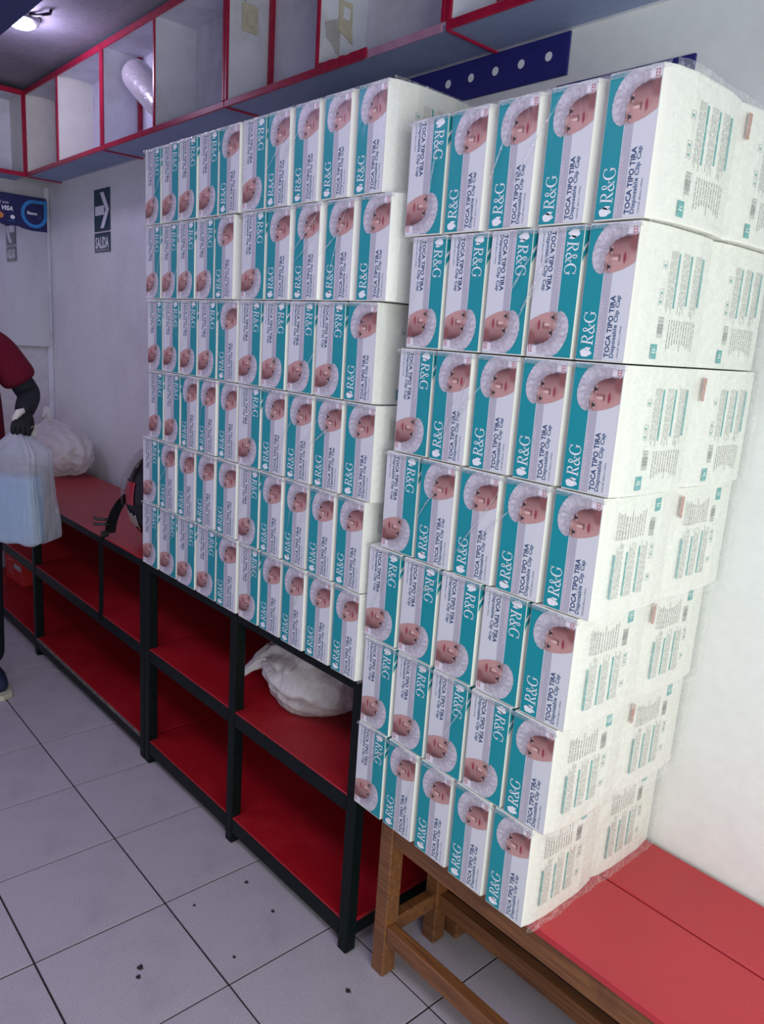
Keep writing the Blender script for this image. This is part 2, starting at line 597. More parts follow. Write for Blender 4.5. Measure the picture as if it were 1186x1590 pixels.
tag(o_, 'translucent scrap of torn tape on the cabinet divider', 'tape')

# spotlight in the ceiling
sp = empty('ceiling_spotlight', (-2.14, -0.49, 2.75), 0, 'small lit round spotlight on the ceiling beside the blue beam', 'lamp')
h_ = MB()
h_.tube([(0, 0, 0), (0, 0, -0.02), (0, 0, -0.024)], [0.07, 0.068, 0.055], 28)
h_.build('housing', M['steel'], sp, False)
em = bpy.data.materials.new('lit_lens')
em.use_nodes = True
eb = em.node_tree.nodes['Principled BSDF']
eb.inputs['Emission Color'].default_value = (0.90, 0.88, 1.0, 1)
eb.inputs['Emission Strength'].default_value = 14
h_ = MB()
h_.tube([(0, 0, -0.023), (0, 0, -0.032), (0, 0, -0.040), (0, 0, -0.044)], [0.054, 0.050, 0.036, 0.012], 28)
h_.build('lens', em, sp, True)
h_ = MB()
h_.tube([(0.06, 0.01, -0.004), (0.10, 0.03, -0.012), (0.14, 0.03, -0.02), (0.17, 0.055, -0.015), (0.17, 0.06, 0)], 0.006, 8)
h_.build('cable', M['black'], sp, True)
ld = bpy.data.lights.new('spotlight_bulb', 'POINT')
ld.energy, ld.color, ld.shadow_soft_size = 5, (0.74, 0.64, 1.0), 0.05
lo = bpy.data.objects.new('spotlight_bulb', ld)
COL.objects.link(lo)
lo.parent = sp
lo.location = (0, 0, -0.09)


# ------------------------------------------------------------------ signs on the walls
def flat_sign(name, polys, m, parent, to3d, lift):
    b = MB()
    for p in polys:
        b.poly([to3d(x, y, lift) for x, y in p])
    return b.build(name, m, parent)


M['sign_green'] = speckled('dark_teal_sign', s(26, 62, 78), s(20, 54, 70), 30, 0.45)
sx0 = -2.667
sg = empty('exit_sign', (sx0 + .1, 0, 1.92), 0, 'dark exit sign with white arrow over the word SALIDA, on the long wall', 'sign')
box_part('arrow_panel', (-.1, -.004, .101), (.1, -.0005, .303), M['sign_green'], sg, 0.001)
box_part('word_panel', (-.1, -.004, 0.0), (.1, -.0005, .0935), M['sign_green'], sg, 0.001)
q3 = lambda x, y, k: (x, -.0045 - k, y)
arrow = [[(-.085, .178), (.03, .178), (.03, .222), (-.085, .222)],
         [(-.02, .285), (.025, .285), (.093, .2), (.048, .2)], [(.048, .2), (.093, .2), (.025, .115), (-.02, .115)]]
flat_sign('arrow', [p[::1] for p in arrow], M['white_ink'], sg, q3, 0)
vs, fs, wd = text_polys('SALIDA', 0.075, 0.0022)
kx = 0.17 / wd
b_ = MB()
b_.mesh([(-.085 + x * kx, -.0047, .02 + y * 1.0) for x, y in vs], fs)
b_.build('lettering', M['white_ink'], sg)
box_part('lower_edge', (-.085, -.0050, .006), (.09, -.0042, .012), M['paper'], sg, 0)

# navy banner with white dots, above the left stack
nb = empty('dotted_banner', (-0.35, 0, 2.21), 0, 'navy blue board with a row of white dots under the wall cabinets', 'banner')
box_part('board', (-0.42, -.006, 0.0), (0.575, -.0005, 0.094), M['navy'], nb, 0.001)
for k in range(11):
    d_ = MB()
    cx = 0.518 - k * 0.0832
    d_.poly([(cx + .0105 * math.cos(t), -.0066, .050 + .0105 * math.sin(t)) for t in (2 * math.pi * q / 20 for q in range(20))])
    d_.build('dot', M['white_ink'], nb)
nb2 = box_part('navy_board', (0.20, -.006, 1.95), (0.547, -.0005, 2.19), M['navy'], None, 0.001)
tag(nb2, 'navy blue board on the wall behind the top row of the right stack', 'banner')

# card payment banner on the far wall (lower edge torn)
ban = empty('card_banner', (FAR_X, -0.3, 2.055), 0, 'navy card payment banner with torn lower edge on the end wall', 'banner')
top_ = 0.178
edge = [(-.45, .02), (-.2, .015), (.03, .014), (.062, .003), (.085, .010), (.117, .012), (.15, .002), (.20, -.004), (.276, -.002)]
b_ = MB()
fr = [(0.032, y, z) for y, z in edge] + [(0.032, .276, top_), (0.032, -.45, top_)]
bk = [(0.030, y, z) for _, y, z in fr]
n0 = len(fr)
b_.mesh(fr + bk, [tuple(range(n0)), tuple(range(n0, 2 * n0))[::-1]] + [(i, n0 + i, n0 + (i + 1) % n0, (i + 1) % n0) for i in range(n0)])
M['ban'] = speckled('navy_banner_print', s(24, 28, 92), s(20, 22, 82), 20, 0.4)
M['ring_blue'] = mat('light_blue_print', s(46, 132, 200), 0.4)[0]
b_.build('sheet', M['ban'], ban)
q4 = lambda y, z: (0.0326, y, z)
b_ = MB()
ring = arc(.208, .087, .062, .066, 90, 360, 26) + [(.270, .11), (.270, .14), (.270, .165)]
for q in stroke(ring, .018):
    b_.poly([q4(*p) for p in q])
for q in stroke([(.208, .153), (.235, .153), (.262, .153)], .018):
    b_.poly([q4(*p) for p in q])
b_.build('ring', M['ring_blue'], ban)


def ban_text(name, txt, y, z, size, m, bold=0.0, shear=0.0):
    vs, fs, _ = text_polys(txt, size, bold, shear)
    b = MB()
    b.mesh([(0.0328, y + a, z + c) for a, c in vs], fs)
    b.build(name, m, ban)


ban_text('lettering', 'Paga aqu\u00ed con', -.045, .121, .022, M['white_ink'])
ban_text('lettering', 'VISA', .036, .088, .031, M['white_ink'], .0012, .25)
ban_text('lettering', 'Banco', .170, .083, .022, M['white_ink'], .0008)
ban_text('lettering', 'red', .225, .068, .014, M['ring_blue'])
for cy_, nm, cc in ((.0, 'red_disc', s(196, 44, 52)), (.026, 'orange_disc', s(206, 130, 60))):
    b_ = MB()
    b_.poly([(0.0328 + (.0003 if nm == 'orange_disc' else 0), cy_ + .02 * math.cos(t), .058 + .016 * math.sin(t)) for t in (2 * math.pi * q / 20 for q in range(20))])
    b_.build(nm, mat(nm, cc, 0.4)[0], ban)
b_ = MB()
b_.poly([(0.0328, .092 + .012 * math.cos(t), .055 + .011 * math.sin(t)) for t in (2 * math.pi * q / 18 for q in range(18))])
b_.build('white_disc', M['white_ink'], ban)
ban_text('lettering', 'efectivo', .07, .031, .012, M['ring_blue'])


# ------------------------------------------------------------------ shelf racks under the left stack
YAW = 0.0177
RX, RY = 0.178, -0.4745          # right front corner of the racks on the floor
ZT, ZM, ZL = 0.773, 0.452, 0.092   # top of each board
DEPTH = 0.445


def rack(x0, x1, legs, label, worn=False):
    """x0..x1 along the racks, 0 = right end"""
    r = empty('shelf_rack', (RX, RY, 0), YAW, label, 'shelf')
    LW = 0.036
    for lx in legs:
        for k, (ya, yb) in enumerate(((0.0, LW), (DEPTH - LW, DEPTH))):
            box_part('leg', (lx, ya, 0.0), (lx + LW, yb, ZT - .001), M['frame'], r, 0.004)
    for zt, th, nm in ((ZT, .034, 'top'), (ZM, .050, 'middle'), (ZL, .055, 'bottom')):
        xs = [(a + LW, b) for a, b in zip(legs[:-1], legs[1:])] if nm != 'top' else [(x0, x1)]
        for a, b in xs:
            box_part('front_rail', (a, 0.002, zt - th), (b, 0.034, zt - .003), M['frame'], r, 0.003)
        box_part('rear_rail', (x0, DEPTH - .03, zt - th), (x1, DEPTH - .002, zt - .003), M['frame'], r, 0.003) if nm == 'top' else [
            box_part('rear_rail', (a, DEPTH - .03, zt - th), (b, DEPTH - .005, zt - .010), M['frame'], r, 0.003) for a, b in xs]
        if nm == 'top':
            box_part('shelf_board', (x0 + .002, 0.003, zt - .012), (x1 - .002, DEPTH - .002, zt), M['red_board'], r, 0.002)
        else:
            box_part('shelf_board', (x0 + .004, 0.004, zt - .012), (x1 - .004, DEPTH - .004, zt), M['red_board'], r, 0.002)
            for lx in (legs[0], legs[-1]):
                box_part('end_rail', (lx + .01, LW, zt - th), (lx + LW - .006, DEPTH - LW, zt - .008), M['frame'], r, 0.003)
    if worn:
        a, b = legs[2] + LW, legs[3]
        box_part('worn_edge', (a, -0.001, ZL - .014), (b, 0.004, ZL - .001), M['worn'], r, 0.001)
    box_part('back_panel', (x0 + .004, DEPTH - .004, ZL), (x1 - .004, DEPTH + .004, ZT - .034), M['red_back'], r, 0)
    return r


rack(-1.172, 0.0, [-1.172, -0.602, -0.036], 'red shelf rack with dark frame under the left carton stack')
rack(-3.50, -1.174, [-3.50, -3.08, -2.345, -1.210], 'red shelf rack with dark frame under the helmet and far bag', True)

# ------------------------------------------------------------------ benches
ZB = 0.46


def bench(x0, x1, y0, y1, label):
    r = empty('wooden_bench', ((x0 + x1) / 2, (y0 + y1) / 2, 0), 0, label, 'bench', 'red-topped benches in front of the wall')
    cx, cy = (x0 + x1) / 2, (y0 + y1) / 2
    hx, hy = (x1 - x0) / 2, (y1 - y0) / 2
    lw = 0.044
    lo = 0.012
    box_part('top_board', (-hx, -hy, ZB - .022), (hx, hy, ZB), M['red_bench'], r, 0.004)
    lx = (-hx + lo, hx - lo - lw)
    for a in lx:
        for b in (-hy + .006, hy - .006 - lw):
            box_part('leg', (a, b, 0), (a + lw, b + lw, ZB - .022), M['wood'], r, 0.003)
        box_part('side_stretcher', (a + .008, -hy + .006 + lw, .105), (a + lw - .008, hy - .006 - lw, .150), M['wood'], r, 0.002)
        box_part('side_apron', (a + .008, -hy + .006 + lw, .375), (a + lw - .008, hy - .006 - lw, ZB - .022), M['wood'], r, 0.002)
    for b in (-hy + .010, hy - .010 - .028):
        box_part('apron', (lx[0] + lw, b, .378), (lx[1], b + .028, ZB - .022), M['wood'], r, 0.002)
        box_part('stretcher', (lx[0] + lw, b, .100), (lx[1], b + .030, .148), M['wood'], r, 0.002)
    return r


bench(0.235, 1.85, -0.452, -0.2135, 'red-topped wooden bench at the front, under the right carton stack')
bench(0.262, 1.85, -0.2085, -0.012, 'red-topped wooden bench against the wall, behind the front bench')

# ------------------------------------------------------------------ hairnet cartons
CW, CH, CD = 0.1112, 0.2180, 0.232


def carton_mesh(gap, left):
    """bulged carton: the front face is narrower than the body; plan outline swept up with eased top and bottom"""
    d = CD
    plan = [(-CW / 2 + left, 0.0), (CW / 2 - gap, 0.0), (CW / 2 - gap * .45, .022), (CW / 2, .07), (CW / 2, d - .05),
            (CW / 2 - .007, d), (-CW / 2 + .007, d), (-CW / 2, d - .05), (-CW / 2, .05), (-CW / 2 + left * .4, .02)]
    n = len(plan)
    rows = [(0.0, 0.985), (0.003, 1.0), (CH - .003, 1.0), (CH, 0.985)]
    verts, faces = [], []
    for z, k in rows:
        for x, y in plan:
            verts.append((x * k, d / 2 + (y - d / 2) * (1 - (1 - k) * .35), z))
    for i in range(len(rows) - 1):
        for j in range(n):
            faces.append((i * n + j, i * n + (j + 1) % n, (i + 1) * n + (j + 1) % n, (i + 1) * n + j))
    faces.append(tuple(range(n))[::-1])
    faces.append(tuple(3 * n + j for j in range(n)))
    b = MB()
    b.mesh(verts, faces)
    return b


OUT = [(.36, .988), (.28, .965), (.20, .92), (.135, .865), (.105, .80), (.105, .745), (.145, .695), (.21, .66), (.30, .638),
       (.38, .645), (.50, .643), (.62, .652), (.75, .668), (.87, .690), (.965, .712), (.992, .72), (.992, .80), (.992, .988), (.70, .988)]
FACE = [(.385, .662), (.385, .71), (.405, .775), (.455, .835), (.535, .872), (.64, .895), (.78, .91), (.999, .918),
        (.999, .70), (.9, .675), (.75, .655), (.6, .645), (.47, .648)]


def inside(poly, x, y):
    c = False
    for i in range(len(poly)):
        (x1, y1), (x2, y2) = poly[i], poly[i - 1]
        if (y1 > y) != (y2 > y) and x < (x2 - x1) * (y - y1) / (y2 - y1) + x1:
            c = not c
    return c


def lerp3(a, b, t):
    t = max(0.0, min(1.0, t))
    return tuple(p + (q - p) * t for p, q in zip(a, b))


def blob(u, v, cu, cv, ru, rv):
    """1 inside an ellipse given in millimetres, soft edge"""
    d = math.hypot((u - cu) * 98 / ru, (v - cv) * 220 / rv)
    return max(0.0, min(1.0, (1.25 - d) / 0.5))


def portrait_color(u, v):
    if not inside(FACE, u, v):
        ang = math.atan2((v - .86) * 220, (u - .62) * 98)
        rad = math.hypot((v - .86) * 220, (u - .62) * 98)
        w = 0.5 + 0.5 * math.sin(ang * 27 + rad * .22 + 2.2 * math.sin(rad * .21))
        w2 = noise.noise(Vector((u * 16, v * 34, 3.1)))
        c = lerp3(s(172, 166, 176), s(226, 223, 230), .35 + .32 * w + .5 * w2)
        near = min(math.hypot((u - a) * 98, (v - b) * 220) for a, b in FACE)
        c = lerp3(c, s(136, 116, 124), max(0, 1 - near / 19) * .7)
        k = noise.noise(Vector((u * 5, v * 10, 9.1)))
        c = lerp3(c, s(142, 136, 150), .35 * max(0, k + .25) * (1 if u < .5 else .3))
        if u > .78 and v > .92:
            c = lerp3(c, s(236, 232, 238), .85)
        return c
    sh = max(0.0, min(1.0, (v - .715) / .17 + (.45 - u) * .25))
    c = lerp3(s(196, 150, 144), s(124, 78, 78), sh)
    c = lerp3(c, s(92, 56, 58), max(0, (v - .845) / .06) * .9)
    c = lerp3(c, s(138, 84, 80), blob(u, v, .96, .86, 12, 14) * .85)
    c = lerp3(c, s(204, 160, 150), blob(u, v, .40, .72, 5, 14) * .6)
    c = lerp3(c, s(146, 94, 88), blob(u, v, .59, .772, 9, 3.0) * .7)
    c = lerp3(c, s(238, 206, 196), blob(u, v, .60, .748, 8, 2.2) * .7)
    c = lerp3(c, s(110, 62, 58), blob(u, v, .668, .752, 2.2, 6.0) * .85)
    for cv, cu in ((.812, .495), (.690, .475)):
        c = lerp3(c, s(150, 104, 98), blob(u, v, cu, cv, 5.5, 8.5) * .6)
        c = lerp3(c, s(214, 204, 204), blob(u, v, cu + .005, cv, 2.2, 5.6) * .7)
        c = lerp3(c, s(46, 34, 38), blob(u, v, cu, cv, 3.0, 3.2))
        c = lerp3(c, s(56, 38, 38), blob(u, v, cu - .030, cv, 1.3, 7.0) * .9)
        c = lerp3(c, s(94, 66, 60), blob(u, v, cu - .085, cv + .003, 1.8, 8.5) * .9)
    c = lerp3(c, s(158, 62, 72), blob(u, v, .775, .752, 3.1, 9.0))
    c = lerp3(c, s(128, 36, 50), blob(u, v, .772, .752, .9, 8.5))
    c = lerp3(c, s(170, 118, 108), blob(u, v, .845, .752, 1.8, 6.0) * .6)
    return c


def portrait_mesh(T):
    cu, cv = .55, .805
    NT, NR = 96, 40
    pts = OUT + OUT[:1]
    bound = []
    for k in range(NT):
        a = 2 * math.pi * k / NT
        dx, dy = math.cos(a), math.sin(a)
        best = 0.0
        for (u1, v1), (u2, v2) in zip(pts, pts[1:]):
            x1, y1, x2, y2 = (u1 - cu) * 98, (v1 - cv) * 220, (u2 - cu) * 98, (v2 - cv) * 220
            den = dx * (y2 - y1) - dy * (x2 - x1)
            if abs(den) < 1e-9:
                continue
            t = (x1 * (y2 - y1) - y1 * (x2 - x1)) / den
            q = (x1 * dy - y1 * dx) / den
            if t > 0 and -1e-6 <= q <= 1 + 1e-6:
                best = max(best, t)
        rag = 1.0 + (0.012 * math.sin(k * 2.1) if math.cos(a) < .2 else 0)
        bound.append(min(best * rag, best + 1.5))
    uv = [(cu, cv)]
    for i in range(1, NR + 1):
        for k in range(NT):
            a = 2 * math.pi * k / NT
            r = bound[k] * i / NR
            uv.append((min(.993, cu + r * math.cos(a) / 98), min(.99, cv + r * math.sin(a) / 220)))
    faces = [(0, 1 + k, 1 + (k + 1) % NT) for k in range(NT)]
    for i in range(NR - 1):
        for k in range(NT):
            a, b = 1 + i * NT + k, 1 + i * NT + (k + 1) % NT
            faces.append((a, a + NT, b + NT, b))
    b = MB()
    b.mesh([T(u, v, 2) for u, v in uv], faces)
    me = b.data('portrait', M['portrait'])
    at = me.color_attributes.new('print', 'FLOAT_COLOR', 'POINT')
    for i, (u, v) in enumerate(uv):
        at.data[i].color = (*portrait_color(u, v), 1)
    # flip faces to look outward (front is -y)
    if me.polygons[0].normal.y > 0:
        me.flip_normals()
    return me


def rg_logo():
    """leaf-shaped emblem and the serif letters R & G in reading millimetres (x right, y up, cap height 19)"""
    q = []
    # emblem: a leafy cap with a pointed foot
    head = [(9 + 7.2 * math.cos(t) * (1 + .06 * math.cos(5 * t)), 11 + 7.6 * math.sin(t) * (1 + .06 * math.cos(5 * t)))
            for t in (2 * math.pi * k / 26 for k in range(26))]
    em_ = [head, [(12, 6), (17.5, 1.5), (18.6, 9.5), (14.5, 14.5)], [(4, 5), (13, 3), (8, -.5)]]
    R = []
    R += stroke([(25.5, .6), (26.5, 9), (27.5, 18.2)], 2.9)
    R += stroke([(22.0, .5), (30.5, .5)], 1.0) + stroke([(24.5, 18.4), (29, 18.4)], 1.0)
    R += stroke([(27.5, 18.2)] + arc(31.5, 14.1, 5.0, 4.2, 95, -95, 14) + [(27, 9.6)], [.9] + [.9, 1.1, 1.4, 1.8, 2.2, 2.5, 2.7, 2.7, 2.6, 2.3, 1.9, 1.5, 1.2, .9, .9] + [.9])
    R += stroke([(30.5, 9.8), (33.5, 5), (36.2, 1.4), (39.0, .3)], [1.4, 2.9, 2.6, .7])
    A = stroke([(55.5, 8.6), (53, 3.5), (49.5, .6), (45, .2), (42, 2.4), (42, 5.6), (45.4, 9.0), (49.2, 12), (50.2, 15.6), (47.8, 18.2), (45.0, 16.8), (45.0, 13.6), (47.6, 8.8), (51.4, 3.8), (54.4, .6), (57.2, .8)],
               [.7, .9, 1.3, 2.0, 2.4, 2.2, 1.3, 1.2, 1.7, 1.2, 1.7, 2.2, 2.5, 2.5, 1.9, .7]) + stroke([(52.6, 8.8), (58, 8.8)], .9)
    G = stroke(arc(68.6, 9.3, 8.4, 9.2, 38, 318, 30), [.8, 1.0, 1.1, 1.1, 1.0, .9, .9, 1.0, 1.2, 1.5, 1.9, 2.3, 2.7, 2.9, 3.1, 3.1, 3.1, 3.0, 2.8, 2.5, 2.1, 1.7, 1.3, 1.0, .9, .9, 1.0, 1.1, 1.2, 1.3, 1.4])
    G += stroke([(75.2, 13.4), (75.6, 18.6)], [2.0, .7])
    G += stroke([(74.8, 8.0), (74.8, 2.0)], 2.6) + stroke([(71.6, 8.2), (77.6, 8.2)], .9)
    return em_, R + A + G


TEXTS = [('100 UNIDADES | UNITS', 5, 'pale_ink', 7.0, .462, .00008), ('TOCA TIPO TIRA', 5, 'navy_ink', 13.6, .695, .00030),
         ('Disposable Clip Cap', 5, 'blue_ink', 11.0, .79, .00018), ('COLOR: Blanco | White', 5, 'blue_ink', 4.0, .885, .00003)]
TXT = []
for txt, x0, m, size, ub, bold in TEXTS:
    vs, fs, wd = text_polys(txt, size / 1000, bold)
    want = {0: 96, 1: 101, 2: 101, 3: 52}[len(TXT)] / 1000
    TXT.append((vs, fs, want / wd, x0, ub, m))


def front_parts(gap, left, flip):
    """shared meshes of the printed front for one carton shape; flip turns the print upside down"""
    xa, xb = (-CW / 2 + left + .0006), (CW / 2 - gap - .0006)
    if flip:
        xa, xb = xb, xa
        za, zb = CH - .0022, .0022
    else:
        za, zb = .0022, CH - .0022

    def T(u, v, layer):
        return (xa + (xb - xa) * u, -.0003 - .00022 * layer, za + (zb - za) * v)

    rect = lambda u0, u1, v0, v1, k: [T(u0, v0, k), T(u1, v0, k), T(u1, v1, k), T(u0, v1, k)]
    b = MB()
    b.poly(rect(0, .385, 0, 1, 0), 0)
    b.poly(rect(.385, .57, 0, 1, 0), 1)
    b.poly(rect(.57, 1, 0, 1, 0), 2)
    b.poly(rect(.385, .40, 0, .66, 1), 2)
    front = b.data('front_print', [M['teal'], M['grey_band'], M['print_white']])
    em_, rg = rg_logo()
    b = MB()
    L = lambda x, y: T(.335 - y * .0134, (x + 2) / 220.0, 2)
    for p in em_:
        b.poly([L(*q) for q in p])
    for p in rg:
        b.poly([L(*q) for q in p])
    brand = b.data('brand_lettering', M['white_logo'])
    b = MB()
    order = ['pale_ink', 'navy_ink', 'blue_ink']
    for vs, fs, k, x0, ub, m in TXT:
        b.mesh([T(ub - y / .098, (x0 / 1000 + x * k) / .220, 2) for x, y in vs], fs, order.index(m))
    text = b.data('lettering', [M[k] for k in order])
    b = MB()
    for u0, v0, w, h in ((.885, .925, .075, .006), (.885, .945, .075, .006), (.885, .965, .075, .006), (.885, .925, .012, .046), (.948, .925, .012, .046)):
        b.poly(rect(u0, u0 + w, v0, v0 + h, 4))
    mark = b.data('corner_mark', M['pink_ink'])
    por = portrait_mesh(T)
    return [('front_print', front), ('portrait', por), ('brand_lettering', brand), ('lettering', text), ('corner_mark', mark)]


def side_print(turned, sliver):
    """fine print on the right side of an upright carton; depth s 0..1 front to back, v up"""
    b = MB()
    rr = random.Random(3)

    def P(sd, v, k=0):
        if turned:
            sd, v = 1.03 - sd, 1 - v
        return (CW / 2 + .0006 + .0002 * k, .07 + (CD - .125) * sd if False else .012 + (CD - .03) * sd, v * CH)

    def rect(s0, s1, v0, v1, m, k=0):
        p = [P(s0, v0, k), P(s1, v0, k), P(s1, v1, k), P(s0, v1, k)]
        b.poly(p if not turned else p, m)

    for sb in (.49, .69, .89):
        ln = .40 - .03 * (sb > .5)
        rect(sb, sb + .024, .83 - ln, .83, 0)
        for q in range(5):
            x0 = sb - .028 - q * .022
            v = .84
            while v > .40 + .05 * rr.random():
                d = rr.uniform(.02, .07)
                rect(x0, x0 + .006, v - d, v, 1)
                v -= d + .008
    for q in range(11):
        x0 = .47 + q * .042
        v = .35 - .01 * rr.random()
        end = .11 + .06 * rr.random()
        while v > end:
            d = rr.uniform(.012, .05)
            rect(x0, x0 + .013, max(end, v - d), v, 1)
            v -= d + .006
    for q in range(17):
        rect(.30, .385, .205 + q * .009, .205 + q * .009 + rr.choice((.0035, .006, .0075)), 2)
    rect(.24, .335, .045, .155, 0)
    rect(.255, .32, .09, .098, 3, 1)
    rect(.265, .31, .11, .118, 3, 1)
    for v0 in (.44, .505, .70):
        for a, c, d, e in ((.262, .266, 0, .055), (.320, .324, 0, .055), (.262, .324, 0, .003), (.262, .324, .052, .055)):
            rect(a, c, v0 + d, v0 + e, 1)
        rect(.280, .303, v0 + .014, v0 + .034, 0)
    me_ = b
    if sliver:
        (lambda z0, z1: b.poly([(CW / 2 + .0012, .010, z0), (CW / 2 + .0012, .021, z0), (CW / 2 + .0012, .023, z1), (CW / 2 + .0012, .010, z1)], 4))(CH * .74, CH * .93)
    return me_.data('side_print', [M['teal_ink'], M['grey_ink'], M['dark_ink'], M['card'], M['skin_ink']])


def corner_panel():
    """teal corner with a pale curve on the left side of a carton, seen on cartons standing upside down (on their right)"""
    b = MB()
    n = 12
    X = lambda y: CW / 2 - .0065 + min(1, y / .05) * .0065 + .0008
    for k in range(n):
        y0, y1 = .001 + .05 * k / n, .001 + .05 * (k + 1) / n
        f = lambda y: CH * (.70 + .22 * math.sqrt(min(1, (y / .052))))
        b.poly([(X(y0), y0, f(y0)), (X(y1), y1, f(y1)), (X(y1), y1, CH - .003), (X(y0), y0, CH - .003)], 0)
        g = lambda y: CH * (.78 + .16 * math.sqrt(min(1, (y / .052))))
        b.poly([(X(y0) + .0004, y0, g(y0)), (X(y1) + .0004, y1, g(y1)), (X(y1) + .0004, y1, g(y1) + .007), (X(y0) + .0004, y0, g(y0) + .007)], 1)
    return b.data('corner_panel', [M['teal'], M['print_white']])


KINDS = {'up': (.0105, .003, False), 'wide': (.018, .003, False), 'down': (.0065, .004, True)}
SHARED = {}
for k, (gap, left, flip) in KINDS.items():
    SHARED[k] = (carton_mesh(gap, left).data('hairnet_carton', M['card']), front_parts(gap, left, flip))
SIDE = {(t, v): side_print(t, v) for t in (False, True) for v in (False, True)}
CORNER = corner_panel()


def carton(kind, loc, rz, sx, label, group, side=None, front=True):
    me, parts = SHARED[kind]
    o = link('hairnet_carton', me)
    o.location = loc
    o.rotation_euler = (0, 0, rz)
    o.scale = (sx, 1, 1)
    tag(o, label, 'carton', group)
    if front:
        for nm, pm in parts:
            link(nm, pm, o)
        if kind == 'down':
            link('corner_panel', CORNER, o)
    if side is not None:
        link('side_print', SIDE[side], o)
    return o


ORD = ['first', 'second', 'third', 'fourth', 'fifth', 'sixth', 'seventh', 'eighth', 'ninth', 'tenth']


def seam_film(name, x0, x1, y, z, rz, label, group, seed, right_end=None, slack=1.0):
    """shrink film of one pack: gathered strip along the lower front edge, folds, and, where it can be seen, the loose sheet over the right end"""
    rr = random.Random(seed)
    e = empty(name, (x0, y, z), rz, label, 'plastic wrap', group)
    Lx = x1 - x0
    b = MB()
    n = 70
    rows = 4
    vs = []
    for i in range(n + 1):
        for j in range(rows):
            t = j / (rows - 1)
            p = Vector((i * .31 + seed, j * .7, seed * .3))
            vs.append((Lx * i / n, -.0022 - .0022 * math.sin(math.pi * t) - .0012 * noise.noise(p * 2), CH - .001 - .0085 * t + .0016 * noise.noise(p)))
    b.mesh(vs, [(i * rows + j, (i + 1) * rows + j, (i + 1) * rows + j + 1, i * rows + j + 1) for i in range(n) for j in range(rows - 1)])
    b.build('top_fold', M['film_fold'], e, True)
    # creases over the fronts, hazed white to paint in glints, more on upper rows
    for q in range(rr.choice((1, 2, 3, 3)) + (2 if 'top row' in label or 'second row' in label else 0)):
        b = MB()
        xa = rr.uniform(.02, Lx - .14)
        za, zb = CH * rr.uniform(.75, .98), CH * rr.uniform(.05, .5)
        xb = xa + rr.uniform(.015, .14) * -1
        xb = min(max(.01, xb), Lx - .03)
        pts, wd = [], []
        for k in range(15):
            t = k / 14
            pts.append(Vector((xa + (xb - xa) * t, za + (zb - za) * t)) + Vector((.002 * math.sin(t * 6 + q), 0)))
            wd.append(.0004 + rr.uniform(.0026, .0046) * math.sin(math.pi * t))
        for quad in stroke(pts, wd):
            b.poly([(p.x, -.0032, p.y) for p in quad])
        b.build('crease_glint', M['crease_glint'], e, True)
    if right_end is not None:
        xe, depth = right_end
        b = MB()
        nu, nv = 44, 26
        vs = []
        for i in range(nu + 1):
            sy = -.0025 + (depth + .0025) * (i / nu) ** 1.1
            for j in range(nv + 1):
                t = j / nv
                p = Vector((sy * 26 + seed, t * 7, seed * .37))
                bulge = .004 + .006 * abs(noise.noise(p)) + .0035 * abs(noise.noise(p * 2.7))
                env = min(1.0, .25 + (sy + .0025) / .02)
                mid_dip = .006 * math.exp(-((sy - depth * .5) / .012) ** 2)
                flare = .010 * max(0, (t - .93) / .07) * max(0, noise.noise(Vector((sy * 9, seed, 1))) + .35) + .008 * max(0, (.06 - t) / .06) * max(0, noise.noise(Vector((sy * 9, seed, 5))) + .35)
                vs.append((xe - x0 + slack * (bulge * env - mid_dip * .5 + flare * env), sy, CH * t))
        m_ = nv + 1
        b.mesh(vs, [(i * m_ + j, (i + 1) * m_ + j, (i + 1) * m_ + j + 1, i * m_ + j + 1) for i in range(nu) for j in range(nv)])
        b.build('end_sheet', M['film'], e, True)
    return e


# ---- left stack: six rows of two packs
HROW = 0.2207
LEFT = [  # top row first: pattern, left edge, pack boundary, right edge
    ('DDDDU', 'DUUUU', -.963, -.398, .174), ('DDDDU', 'DUUUU', -.962, -.395, .207), ('DDDDU', 'DDDDU', -.951, -.393, .175),
    ('DDUUU', 'DUUUU', -.944, -.388, .190), ('DUUUU', 'DUUUU', -.980, -.374, .172), ('DDDDU', 'DUUUU', -.986, -.364, .175)]
ROWN6 = ['top', 'second', 'third', 'fourth', 'fifth', 'bottom']
ROWN7 = ['top', 'second', 'third', 'fourth', 'fifth', 'sixth', 'bottom']
say = {'U': 'print upright', 'D': 'print upside down'}
LYAW = 0.012


def ly(x):
    return -0.4905 + LYAW * (x - 0.17)


